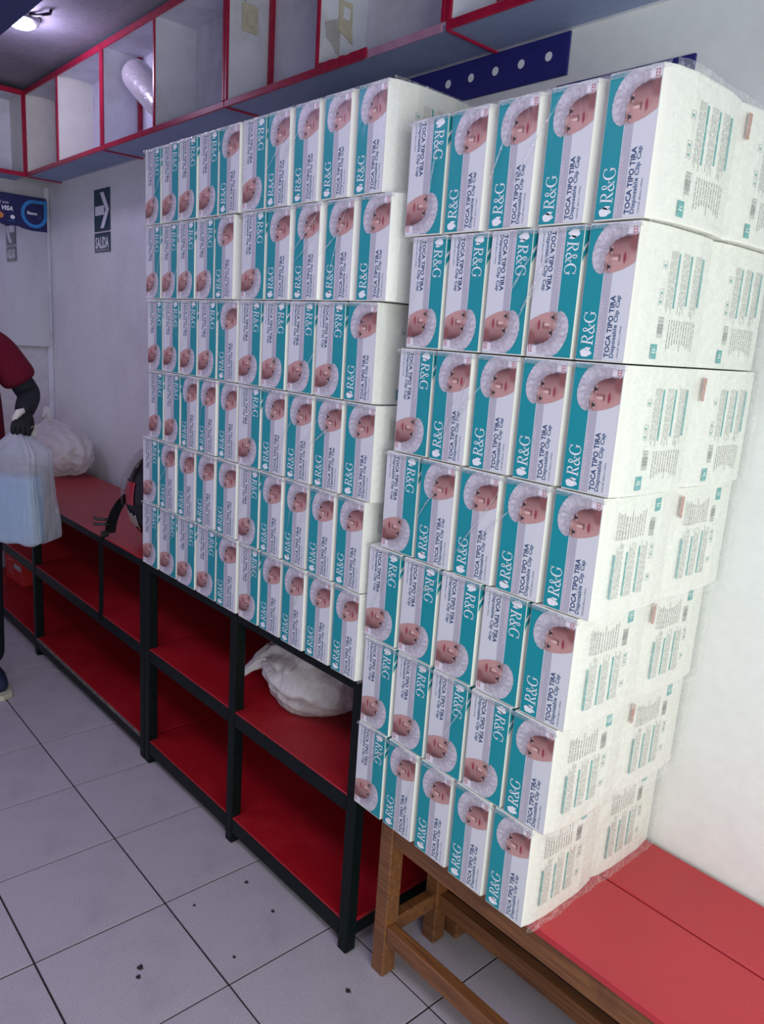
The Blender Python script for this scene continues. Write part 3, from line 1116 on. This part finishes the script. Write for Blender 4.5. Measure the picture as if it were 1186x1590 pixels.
seed = 1
for r, (pa, pb_, xl, xm, xr) in enumerate(LEFT):
    z = ZT + .0005 + (5 - r) * HROW
    for p, (pat, a, b) in enumerate(((pa, xl, xm), (pb_, xm, xr))):
        b_eff = b if p else (b if r != 1 else b - .028)
        pitch = (b_eff - a) / 5
        dy = random.uniform(-.003, .003)
        for k, ch in enumerate(pat):
            xc = a + pitch * (k + .5)
            sx = min(pitch / .1128, 1.10)
            kind = 'down' if ch == 'D' else ('wide' if (p == 1 and r in (0, 1)) else 'up')
            n = p * 5 + k
            last = p == 1 and k == 4
            carton(kind, (xc, ly(xc) + dy + random.uniform(.0, .003), z), LYAW + random.uniform(-.0015, .0015), sx,
                   f'teal hairnet carton, {say[ch]}, {ORD[n]} from left in {ROWN6[r]} row of left stack',
                   'hairnet cartons of the left stack', (r > 2, False) if last else None)
            if last:
                carton('up', (xc, ly(xc) + .2385, z), LYAW, sx, f'white hairnet carton behind the right end of the {ROWN6[r]} row, left stack',
                       'hairnet cartons at the back of the left stack', (r > 2, False), False)
        seed += 1
        nm = 'left' if p == 0 else 'right'
        wx1 = a + pitch * 5 - .006
        seam_film('plastic_wrap', a + .002, wx1, ly(a) + dy, z, LYAW,
                  f'clear shrink film around the {nm} five cartons of the {ROWN6[r]} row, left stack', 'shrink film of the left stack', seed,
                  (a + pitch * 5 + .003, .47) if p == 1 else None, .3)

# ---- right stack: seven rows of one pack on the benches
RIGHT = [('DUUUU', .222, .790), ('DDDDU', .250, .777), ('DUUUU', .233, .783), ('DUUUU', .214, .777), ('DDDDU', .179, .756), ('DDDDU', .182, .742), ('DUUUU', .178, .717)]
for r, (pat, a, b) in enumerate(RIGHT):
    z = ZB + .0005 + (6 - r) * HROW
    pitch = (b - a) / 5
    dy = random.uniform(-.002, .002)
    rz = random.uniform(-.004, .004)
    for k, ch in enumerate(pat):
        xc = a + pitch * (k + .5)
        sx = pitch / .1128
        kind = 'down' if ch == 'D' else ('wide' if r == 0 else 'up')
        last = k == 4
        carton(kind, (xc, -.4835 + dy + random.uniform(.0, .0025), z), rz, sx,
               f'teal hairnet carton, {say[ch]}, {ORD[k]} from left in {ROWN7[r]} row of right stack',
               'hairnet cartons of the right stack', (r > 2, False) if last else None)
        if last:
            carton('up', (xc - random.uniform(.0, .004), -.4835 + .2385, z), rz, sx,
                   f'white hairnet carton behind the right end of the {ROWN7[r]} row, right stack',
                   'hairnet cartons at the back of the right stack', (r > 2, r in (0, 2, 3, 4, 5)), False)
    seed += 1
    seam_film('plastic_wrap', a + .002, b - .004, -.4835 + dy, z, rz,
              f'clear shrink film around the cartons of the {ROWN7[r]} row, right stack', 'shrink film of the right stack', seed, (b + .003, .472))


# ------------------------------------------------------------------ bags
def bag_blob(name, loc, radii, knot, parent, m, seed, n1=110, n2=72, amp=0.10, folds=13, reach=0.55, zrot=0.0, box=0.0):
    """a slack tied bag: one skin that rests on z = 0 and gathers into folds towards its knot (given from the middle of the base)"""
    b = MB()
    kd = Vector(knot) - Vector((0, 0, radii[2] * .82))
    kd.normalize()
    ka = kd.orthogonal().normalized()
    kb = kd.cross(ka)
    rot = kd.to_track_quat('Z', 'Y').to_matrix()
    e = 1 - box
    vs = []
    for j in range(n2 + 1):
        ph = math.pi * j / n2
        for i in range(n1):
            th = 2 * math.pi * i / n1
            p = rot @ Vector((math.sin(ph) * math.cos(th), math.sin(ph) * math.sin(th), math.cos(ph)))
            if box:
                p = Vector([math.copysign(abs(c) ** e, c) for c in p])
            q = p * 1.7 + Vector((seed, seed * 1.7, 0))
            r1 = 1 - abs(noise.noise(q)) * 2.4
            r2 = 1 - abs(noise.noise(q * 2.1 + Vector((3, 1, 2)))) * 2.4
            r3 = 1 - abs(noise.noise(q * 4.6)) * 2.4
            k = 1 + amp * (r1 - .6) + amp * .55 * (r2 - .6) + amp * .22 * (r3 - .5)
            wob = 1.6 * noise.noise(q * .9) + 2.2 * ph * .3
            fall = math.exp(-ph * 1.25)
            k *= 1 + (.11 * fall + .012) * math.sin(th * folds + 3 * wob) + .07 * fall * math.sin(th * (folds // 2 + 1) + wob * 2)
            co = Vector((p.x * radii[0] * k, p.y * radii[1] * k, p.z * radii[2] * (1 + (k - 1) * .7) + radii[2] * .82))
            if ph < reach:
                s_ = 1 - ph / reach
                s_ = s_ * s_ * (3 - 2 * s_)
                tip = Vector(knot) + (co - co.project(kd)).normalized() * .012
                co = co.lerp(tip, s_ ** 1.25)
            co.z = max(co.z, 0.0)
            vs.append(co)
    c, s1 = math.cos(zrot), math.sin(zrot)
    vs = [(v.x * c - v.y * s1, v.x * s1 + v.y * c, v.z) for v in vs]
    fs = [(j * n1 + i, (j + 1) * n1 + i, (j + 1) * n1 + (i + 1) % n1, j * n1 + (i + 1) % n1) for j in range(n2) for i in range(n1)]
    b.mesh(vs, fs)
    o = b.build(name, m, parent, True)
    o.location = loc
    return o


def bag_ear(name, pts, widths, parent, m, seed):
    """a gathered handle: a flat tube with folds"""
    b = MB()
    pts = [Vector(p) for p in pts]
    n = 18
    vs = []
    ref = None
    for i, p in enumerate(pts):
        d = (pts[min(i + 1, len(pts) - 1)] - pts[max(i - 1, 0)]).normalized()
        ref = ref or d.orthogonal().normalized()
        a = (ref - d * ref.dot(d)).normalized()
        ref = a
        c = d.cross(a)
        for k in range(n):
            t = 2 * math.pi * k / n
            w = widths[i] * (1 + .22 * math.sin(t * 5 + seed + i * .3))
            vs.append(p + a * math.cos(t) * w + c * math.sin(t) * w * .6)
    fs = [(i * n + k, i * n + (k + 1) % n, (i + 1) * n + (k + 1) % n, (i + 1) * n + k) for i in range(len(pts) - 1) for k in range(n)]
    fs += [tuple(range(n))[::-1], tuple((len(pts) - 1) * n + k for k in range(n))]
    b.mesh(vs, fs)
    return b.build(name, m, parent, True)


# tied bag lying in the right bay of the rack
sbag = empty('plastic_bag', (-0.305, -0.245, ZM + .0005), 0, 'white plastic bag with twisted handles on the middle red shelf', 'bag')
bag_blob('bag_body', (0, 0, 0), (.190, .150, .125), (-.125, -.115, .125), sbag, M['bag'], 3.3, amp=.065, reach=.8)
bag_ear('handle', [(-.105, -.095, .135), (-.130, -.118, .122), (-.152, -.136, .100), (-.172, -.150, .075), (-.180, -.156, .068)], [.030, .026, .018, .014, .010], sbag, M['bag'], 1.0)
bag_ear('handle', [(-.095, -.085, .145), (-.120, -.100, .150), (-.150, -.118, .125), (-.165, -.130, .10)], [.030, .028, .018, .009], sbag, M['bag'], 2.2)

# white bag at the far end of the rack top
fbag = empty('plastic_bag', (-2.69, -0.20, ZT + .0005), 0, 'white tied plastic bag on the rack top in the far corner', 'bag')
bag_blob('bag_body', (0, 0, 0), (.235, .165, .140), (-.135, -.01, .285), fbag, M['bag'], 5.7, amp=.07, reach=.85)
bag_ear('handle', [(-.120, -.01, .265), (-.140, -.012, .300), (-.150, -.014, .325), (-.158, -.016, .335)], [.022, .024, .018, .008], fbag, M['bag'], .4)
bag_ear('handle', [(-.125, -.008, .265), (-.135, -.02, .29), (-.125, -.035, .30), (-.115, -.045, .285)], [.014, .018, .013, .006], fbag, M['bag'], 1.4)

# ------------------------------------------------------------------ helmet
hm = empty('motorcycle_helmet', (-1.205, -0.330, ZT + .0005), 0.0, 'black motorcycle helmet with clear visor and red trim, beside the left stack', 'helmet')
M['shell'] = speckled('gloss_black_shell', s(14, 13, 18), s(20, 18, 24), 20, 0.18)
M['shell_red'] = mat('gloss_red_shell', s(150, 18, 40), 0.2, coat=0.5)[0]
M['decal'] = mat('pale_helmet_decal', s(168, 164, 150), 0.5)[0]


def ellipsoid(b, c, r, th0, th1, ph0, ph1, n=24, k=16, m=0):
    vs = []
    for j in range(k + 1):
        ph = math.radians(ph0 + (ph1 - ph0) * j / k)
        for i in range(n + 1):
            th = math.radians(th0 + (th1 - th0) * i / n)
            vs.append((c[0] + r[0] * math.cos(ph) * math.cos(th), c[1] + r[1] * math.cos(ph) * math.sin(th), c[2] + r[2] * math.sin(ph)))
    b.mesh(vs, [(j * (n + 1) + i, j * (n + 1) + i + 1, (j + 1) * (n + 1) + i + 1, (j + 1) * (n + 1) + i) for j in range(k) for i in range(n)], m)


HC, HR = (0, 0, .172), (.125, .128, .172)
b_ = MB()
ellipsoid(b_, HC, HR, 0, 360, -78, 90, 36, 22)
b_.build('shell', M['shell'], hm, True)
b_ = MB()
ellipsoid(b_, HC, (HR[0] + .003, HR[1] + .003, HR[2] + .003), 205, 286, -6, 22, 18, 8)
b_.build('red_panel', M['shell_red'], hm, True)
b_ = MB()
ellipsoid(b_, (-.012, -.004, .182), (HR[0] + .014, HR[1] + .012, HR[2] + .020), 120, 268, -12, 62, 28, 16)
vz = film_mat('clear_visor', 0.02, 3, 0.10)
b_.build('visor', vz, hm, True)
b_ = MB()
for q in range(7):
    a0 = 258 + q * 4.5
    ellipsoid(b_, HC, (HR[0] + .0035, HR[1] + .0035, HR[2] + .0035), a0, a0 + 3.2, -34 + 2 * (q % 3) - q, -12 - 2 * (q % 2) - q, 3, 4)
b_.build('decal', M['decal'], hm, True)


def strap_ribbon(name, pts, w, parent, wdir, m, th=.0016):
    b = MB()
    pts = [Vector(p) for p in pts]
    wd = Vector(wdir).normalized() * w / 2
    vs, n = [], len(pts)
    for i, p in enumerate(pts):
        d = (pts[min(i + 1, n - 1)] - pts[max(i - 1, 0)]).normalized()
        nn = d.cross(wd).normalized() * th
        vs += [p - wd - nn, p + wd - nn, p + wd + nn, p - wd + nn]
    fs = []
    for i in range(n - 1):
        for k in range(4):
            fs.append((4 * i + k, 4 * i + (k + 1) % 4, 4 * i + 4 + (k + 1) % 4, 4 * i + 4 + k))
    fs += [(3, 2, 1, 0), (4 * n - 4, 4 * n - 3, 4 * n - 2, 4 * n - 1)]
    b.mesh(vs, fs)
    return b.build(name, m, parent)


SW = (.42, .90, .12)
st = strap_ribbon('chin_strap', [(-.075, -.095, .175), (-.095, -.115, .145), (-.105, -.135, .105), (-.108, -.150, .06), (-.104, -.158, .022)], .040, hm, SW, M['strap'])
bk_ = MB()
bk_.tube([(-.102, -.150, .074), (-.122, -.192, .076), (-.130, -.202, .078), (-.132, -.208, .086)], .0055, 8)
bk_.build('buckle_prong', M['black'], st, True)
bk_ = MB()
bk_.tube([(-.102, -.152, .056), (-.122, -.192, .057), (-.130, -.202, .056), (-.132, -.210, .062)], .0055, 8)
bk_.build('buckle_prong', M['black'], st, True)
bk_ = MB()
bk_.box((-.118, -.190, .008), (-.104, -.160, .032), 0, .004)
bk_.build('buckle', M['black'], st)
strap_ribbon('hanging_strap', [(-.108, -.175, .016), (-.106, -.185, .008), (-.100, -.196, -.012), (-.094, -.198, -.08), (-.090, -.199, -.17), (-.092, -.200, -.25), (-.098, -.202, -.315)], .017, hm, SW, M['strap'])

# ------------------------------------------------------------------ small red carton and floor scraps
rbx = empty('small_carton', (-3.03, -0.27, ZL + .0005), 0.05, 'small red carton with pale printed dots, deep in the far rack bay', 'carton')
M['red_card'] = mat('red_card', s(186, 34, 36), 0.5)[0]
b_ = MB()
b_.box((-.13, -.09, 0), (.13, .09, .15), 0, .003)
b_.build('carton_body', M['red_card'], rbx)
b_ = MB()
for i in range(6):
    for j in range(5):
        b_.poly([(-.08 + i * .014, -.0908, .03 + j * .012), (-.073 + i * .014, -.0908, .03 + j * .012), (-.073 + i * .014, -.0908, .036 + j * .012), (-.08 + i * .014, -.0908, .036 + j * .012)])
b_.poly([(-.09, -.0908, .115), (-.01, -.0908, .118), (-.01, -.0908, .126), (-.09, -.0908, .123)])
b_.build('printed_dots', mat('pale_red_print', s(206, 120, 112), 0.5)[0], rbx)
b_ = MB()
b_.box((.02, -.094, .085), (.12, -.0905, .115), 0, .001)
b_.build('white_label', M['paper'], rbx)
o_ = box_part('paper_scrap', (-.022, -.007, 0), (.022, .007, .0025), M['paper'], None, .0008)
o_.location, o_.rotation_euler = (-1.925, -.50, .0008), (0, 0, .5)
tag(o_, 'small white paper scrap on the tiles below the rack', 'scrap')

M['grime'] = mat('dark_grime', s(36, 30, 34), 0.8)[0]
SPECKS = [(-0.102, -0.909, .009, 'dark crumb of dirt in the near tile, larger of a pair'), (-0.077, -0.925, .007, 'dark crumb of dirt in the near tile, smaller of a pair'),
          (-0.209, -0.536, .007, 'dark crumb of dirt on the tile before the right rack bay'), (-0.066, -0.538, .006, 'dark crumb of dirt on the tile nearest the end leg of the rack'),
          (0.01, -0.706, .005, 'tiny dark crumb of dirt out from the end leg of the rack'), (-0.215, -0.701, .005, 'tiny dark crumb of dirt on the tile joint side, midway to the rack'),
          (0.271, -0.538, .008, 'dark crumb of dirt on the tile in front of the bench leg')]
for x, y, r_, lb in SPECKS:
    b_ = MB()
    vs = [(r_ * (1 + .35 * math.sin(k * 2.3 + x * 9)) * math.cos(k * math.pi / 5), r_ * .8 * (1 + .3 * math.cos(k * 1.7)) * math.sin(k * math.pi / 5), 0) for k in range(10)]
    b_.mesh(vs + [(x_ * .6, y_ * .6, .0016) for x_, y_, _ in vs], [tuple(range(10))[::-1], tuple(range(10, 20))] + [(k, (k + 1) % 10, 10 + (k + 1) % 10, 10 + k) for k in range(10)])
    o_ = b_.build('dirt_crumb', M['grime'])
    o_.location = (x, y, .0006)
    tag(o_, lb, 'dirt', 'dirt crumbs on the tiled floor')


# ------------------------------------------------------------------ the person at the left edge
def skin(name, pts, edges, radii, m, parent, levels=2, root=0, mats=None):
    """one continuous surface grown over a skeleton"""
    me = bpy.data.meshes.new(name)
    me.from_pydata([tuple(p) for p in pts], edges, [])
    o = link(name, me)
    md = o.modifiers.new('skin', 'SKIN')
    md.use_smooth_shade = True
    lay = me.skin_vertices[0].data
    for i, r in enumerate(radii):
        lay[i].radius = (r, r) if not hasattr(r, '__len__') else r
        lay[i].use_root = i == root if isinstance(root, int) else i in root
    sb2 = o.modifiers.new('subsurf', 'SUBSURF')
    sb2.levels = sb2.render_levels = levels
    dg = bpy.context.evaluated_depsgraph_get()
    dg.update()
    new = bpy.data.meshes.new_from_object(o.evaluated_get(dg))
    o.modifiers.clear()
    o.data = new
    bpy.data.meshes.remove(me)
    new.name = name
    new.materials.clear()
    new.materials.append(m)
    for p in new.polygons:
        p.use_smooth = True
    o.parent = parent
    return o


M['skin'] = speckled('skin', s(168, 118, 94), s(156, 106, 84), 60, 0.5)
M['maroon'] = speckled('maroon_cotton', s(104, 20, 44), s(90, 14, 36), 180, 0.9, bmp=0.25, spec=0.2)
M['denim'] = speckled('dark_trousers', s(26, 28, 42), s(20, 22, 34), 150, 0.9, bmp=0.2, spec=0.2)
M['sleeve'] = speckled('black_sleeve_knit', s(30, 34, 42), s(22, 25, 32), 200, 0.8, bmp=0.3, spec=0.3)
M['glove'] = speckled('black_glove', s(14, 15, 20), s(22, 23, 28), 140, 0.7, bmp=0.2, spec=0.3)
M['shoe'] = speckled('navy_shoe', s(26, 36, 70), s(20, 28, 58), 120, 0.7)
M['sole'] = speckled('pale_sole', s(196, 196, 170), s(180, 180, 156), 60, 0.7)
M['hair'] = speckled('dark_hair', s(20, 16, 16), s(30, 24, 22), 120, 0.6)

PX, PY = -1.90, -0.885
pe = empty('person', (PX, PY, 0), 0, 'person in a maroon T-shirt with black sleeve and glove, holding a bag', 'person')
L = lambda x, y, z: (x - PX, y - PY, z)
SH_L, EL_L, WR_L = L(-1.89, -.705, 1.455), L(-1.865, -.590, 1.262), L(-1.70, -.668, 1.205)
HAND = L(-1.652, -.690, 1.185)
SH_R, EL_R, WR_R = L(-1.90, -1.065, 1.455), L(-1.92, -1.13, 1.17), L(-1.84, -1.12, .94)
body = [L(-1.90, PY, .96), L(-1.90, PY, 1.10), L(-1.895, PY, 1.28), L(-1.895, PY, 1.43), L(-1.885, PY, 1.52), L(-1.872, PY, 1.585), L(-1.865, PY, 1.655), L(-1.87, PY, 1.715),
        L(-1.895, -.775, 1.47), SH_L, EL_L, WR_L, L(-1.895, -.995, 1.47), SH_R, EL_R, WR_R, L(-1.83, -1.115, .87),
        L(-1.90, -.795, .93), L(-1.895, -.785, .50), L(-1.91, -.775, .09), L(-1.90, -.975, .93), L(-1.895, -.985, .50), L(-1.91, -.985, .09)]
bed = [(0, 1), (1, 2), (2, 3), (3, 4), (4, 5), (5, 6), (6, 7), (3, 8), (8, 9), (9, 10), (10, 11), (3, 12), (12, 13), (13, 14), (14, 15), (15, 16),
       (0, 17), (17, 18), (18, 19), (0, 20), (20, 21), (21, 22)]
brad = [(.11, .14), (.10, .13), (.11, .14), (.10, .12), .055, .075, .092, .06, .06, .055, .042, .030, .06, .055, .042, .030, .035,
        .080, .055, .040, .080, .055, .040]
skin('body', body, bed, brad, M['skin'], pe)
M['eye'] = mat('dark_eye', s(36, 26, 24), 0.2)[0]
# face on the head (faces the camera side, +x)
hx, hy, hz = body[6]
b_ = MB()
for sgn in (-1, 1):
    ellipsoid(b_, (hx + .078, hy + sgn * .032, hz - .005), (.010, .012, .006), 0, 360, -90, 90, 10, 6)
b_.build('eyes', M['eye'], pe, True)
b_ = MB()
b_.tube([(hx + .088, hy, hz + .0), (hx + .108, hy, hz - .035), (hx + .09, hy, hz - .045)], [.009, .014, .010], 8)
b_.build('nose', M['skin'], pe, True)
b_ = MB()
b_.tube([(hx + .078, hy - .028, hz - .072), (hx + .088, hy, hz - .073), (hx + .078, hy + .028, hz - .072)], [.005, .009, .005], 8)
b_.build('lips', mat('lips', s(150, 84, 76), 0.5)[0], pe, True)
for sgn in (-1, 1):
    b_ = MB()
    ellipsoid(b_, (hx, hy + sgn * .088, hz - .01), (.022, .012, .034), 0, 360, -90, 90, 10, 8)
    b_.build('ear', M['skin'], pe, True)
b_ = MB()
ellipsoid(b_, (hx - .012, hy, hz + .028), (.100, .098, .098), 0, 360, -8, 90, 28, 14)
b_.build('hair', M['hair'], pe, True)
# T-shirt with a loose left sleeve
q = lambda a, b, t: tuple(p + (r - p) * t for p, r in zip(a, b))
shp = [L(-1.90, PY, .84), L(-1.90, PY, 1.10), L(-1.893, PY, 1.29), L(-1.893, PY, 1.43), L(-1.89, PY, 1.50),
       q(SH_L, EL_L, .80), q(SH_L, EL_L, .50), q(SH_L, EL_L, .05), L(-1.89, -.775, 1.465), L(-1.89, PY, 1.462), L(-1.89, -.995, 1.465),
       q(SH_R, EL_R, .05), q(SH_R, EL_R, .40), q(SH_R, EL_R, .75)]
skin('t_shirt', shp, [(0, 1), (1, 2), (2, 3), (3, 4), (5, 6), (6, 7), (7, 8), (8, 9), (9, 10), (10, 11), (11, 12), (12, 13)],
     [(.155, .225), (.150, .218), (.148, .205), (.128, .17), .075, .086, .074, .080, .084, .090, .084, .080, .074, .078], M['maroon'], pe, 3, (0, 9))
skin('trousers', [L(-1.90, PY, 1.0), L(-1.90, -.797, .90), L(-1.895, -.787, .52), L(-1.91, -.777, .10), L(-1.90, -.973, .90), L(-1.895, -.983, .52), L(-1.91, -.983, .10)],
     [(0, 1), (1, 2), (2, 3), (0, 4), (4, 5), (5, 6)], [(.13, .16), .098, .075, .062, .098, .075, .062], M['denim'], pe)
# arm sleeve down to the wrist, and the glove
skin('arm_sleeve', [q(SH_L, EL_L, .62), q(SH_L, EL_L, .82), EL_L, q(EL_L, WR_L, .35), q(EL_L, WR_L, .75), WR_L], [(0, 1), (1, 2), (2, 3), (3, 4), (4, 5)],
     [.050, .051, .050, .046, .040, .036], M['sleeve'], pe)
hp, he, hr = [WR_L, HAND], [(0, 1)], [.034, .040]
hand_v = Vector(HAND)
fw = (Vector(HAND) - Vector(WR_L)).normalized()
down = Vector((0, 0, -1))
side = fw.cross(down).normalized()
for k in range(4):
    base = hand_v + fw * .012 + side * (.026 - .0175 * k)
    ln = (.9, 1.05, 1.0, .82)[k]
    i0 = len(hp)
    hp += [tuple(base + down * .012 + fw * .012), tuple(base + down * .040 * ln + fw * .016), tuple(base + down * .058 * ln - fw * .012), tuple(base + down * .040 * ln - fw * .034)]
    hr += [.0105, .010, .0095, .0085]
    he += [(1, i0), (i0, i0 + 1), (i0 + 1, i0 + 2), (i0 + 2, i0 + 3)]
i0 = len(hp)
tb0 = hand_v - fw * .02 + side * .034
hp += [tuple(tb0 + down * .008), tuple(tb0 + down * .032 + fw * .012), tuple(tb0 + down * .050 + fw * .028 - side * .012)]
hr += [.013, .011, .0095]
he += [(1, i0), (i0, i0 + 1), (i0 + 1, i0 + 2)]
skin('glove', hp, he, hr, M['glove'], pe, 2)
rh = [WR_R, L(-1.82, -1.115, .86), L(-1.80, -1.115, .80), L(-1.80, -1.09, .79), L(-1.81, -1.135, .80), L(-1.80, -1.09, .86), L(-1.785, -1.075, .82), L(-1.79, -1.10, .785), L(-1.80, -1.125, .785)]
skin('hand', rh, [(0, 1), (1, 2), (1, 3), (1, 4), (1, 5), (5, 6), (1, 7), (1, 8)], [.028, .034, .010, .010, .010, .012, .010, .010, .010], M['skin'], pe)
for yy in (-.772, -.988):
    sh_ = skin('shoe', [L(-1.965, yy, .045), L(-1.90, yy, .060), L(-1.83, yy, .048), L(-1.775, yy, .038)], [(0, 1), (1, 2), (2, 3)], [.038, .050, .045, .034], M['shoe'], pe)
    so = MB()
    ol = [(-2.005, -.025), (-1.94, -.042), (-1.84, -.048), (-1.765, -.038), (-1.742, 0), (-1.765, .038), (-1.84, .048), (-1.94, .042), (-2.005, .025)]
    n9 = len(ol)
    so.mesh([L(x, yy + y, .001) for x, y in ol] + [L(x, yy + y, .022) for x, y in ol], [tuple(range(n9))[::-1], tuple(range(n9, 2 * n9))] + [(k, (k + 1) % n9, n9 + (k + 1) % n9, n9 + k) for k in range(n9)])
    so.build('sole', M['sole'], sh_)

# bag in the gloved hand
hb = empty('carrier_bag', (-1.655, -0.70, 0.705), 0.66, 'milky plastic bag of pale blue packs hanging from the gloved hand', 'bag')
b_ = MB()
n1, n2 = 96, 60
vs = []
for j in range(n2 + 1):
    t = j / n2
    z = .475 * t
    if t < .03:
        full = (t / .03) ** .5
    elif t < .76:
        full = 1.0
    else:
        u_ = (t - .76) / .24
        full = max(.07, (1 - u_) ** 1.1)
    for i in range(n1):
        th = 2 * math.pi * i / n1
        e = .34 if t < .72 else .34 + (t - .72) * 2.2
        cx_ = math.copysign(abs(math.cos(th)) ** e, math.cos(th))
        cy_ = math.copysign(abs(math.sin(th)) ** e, math.sin(th))
        p = Vector((cx_ * 1.2, cy_ * 1.2, t * 1.6))
        r1 = 1 - 2.4 * abs(noise.noise(p * 1.3 + Vector((4, 2, 0))))
        r2 = 1 - 2.4 * abs(noise.noise(p * 3.1 + Vector((1, 7, 0))))
        w = 1 + .035 * (r1 - .5) + .018 * (r2 - .5) + .06 * math.sin(th * 15 + 2 * math.sin(t * 4)) * max(0, t - .5) * 2 + .012 * math.sin(th * 23 + 3 * t)
        taper = 1.06 - .30 * t
        vs.append((cx_ * .120 * full * w * taper, cy_ * .095 * full * w * taper, z + .010 * r1 * (1 - t)))
fs = [(j * n1 + i, j * n1 + (i + 1) % n1, (j + 1) * n1 + (i + 1) % n1, (j + 1) * n1 + i) for j in range(n2) for i in range(n1)]
fs.append(tuple(range(n1))[::-1])
b_.mesh(vs, fs)
b_.build('bag_body', M['bag_clear'], hb, True)
bag_ear('handle', [(0, .0, .42), (-.010, -.002, .458), (-.008, -.002, .492), (.002, .002, .512), (.015, .018, .520)], [.030, .018, .013, .013, .008], hb, M['bag'], 1.0)
bag_ear('handle', [(0, .01, .43), (.030, .035, .458), (.034, .050, .462), (.025, .058, .43), (.01, .05, .40)], [.024, .018, .013, .015, .016], hb, M['bag'], 2.0)
M['blue_pack'] = speckled('pale_blue_pack', s(112, 166, 200), s(96, 148, 188), 12, 0.4)
M['tan_pack'] = speckled('tan_pack', s(146, 128, 122), s(100, 96, 108), 14, 0.5)
for nm, lo_, hi_, m, lb in (('blue_pack', (-.100, -.080, .012), (.100, .005, .27), 'blue_pack', 'pale blue pack showing through the carrier bag, near the camera'),
                            ('tan_pack', (-.085, .012, .012), (.088, .072, .30), 'tan_pack', 'tan and grey pack showing through the carrier bag, toward the rack')):
    b_ = MB()
    b_.box(lo_, hi_, 0, .012)
    o_ = b_.build(nm, M[m])
    o_.location, o_.rotation_euler = hb.location, hb.rotation_euler
    tag(o_, lb, 'pack')
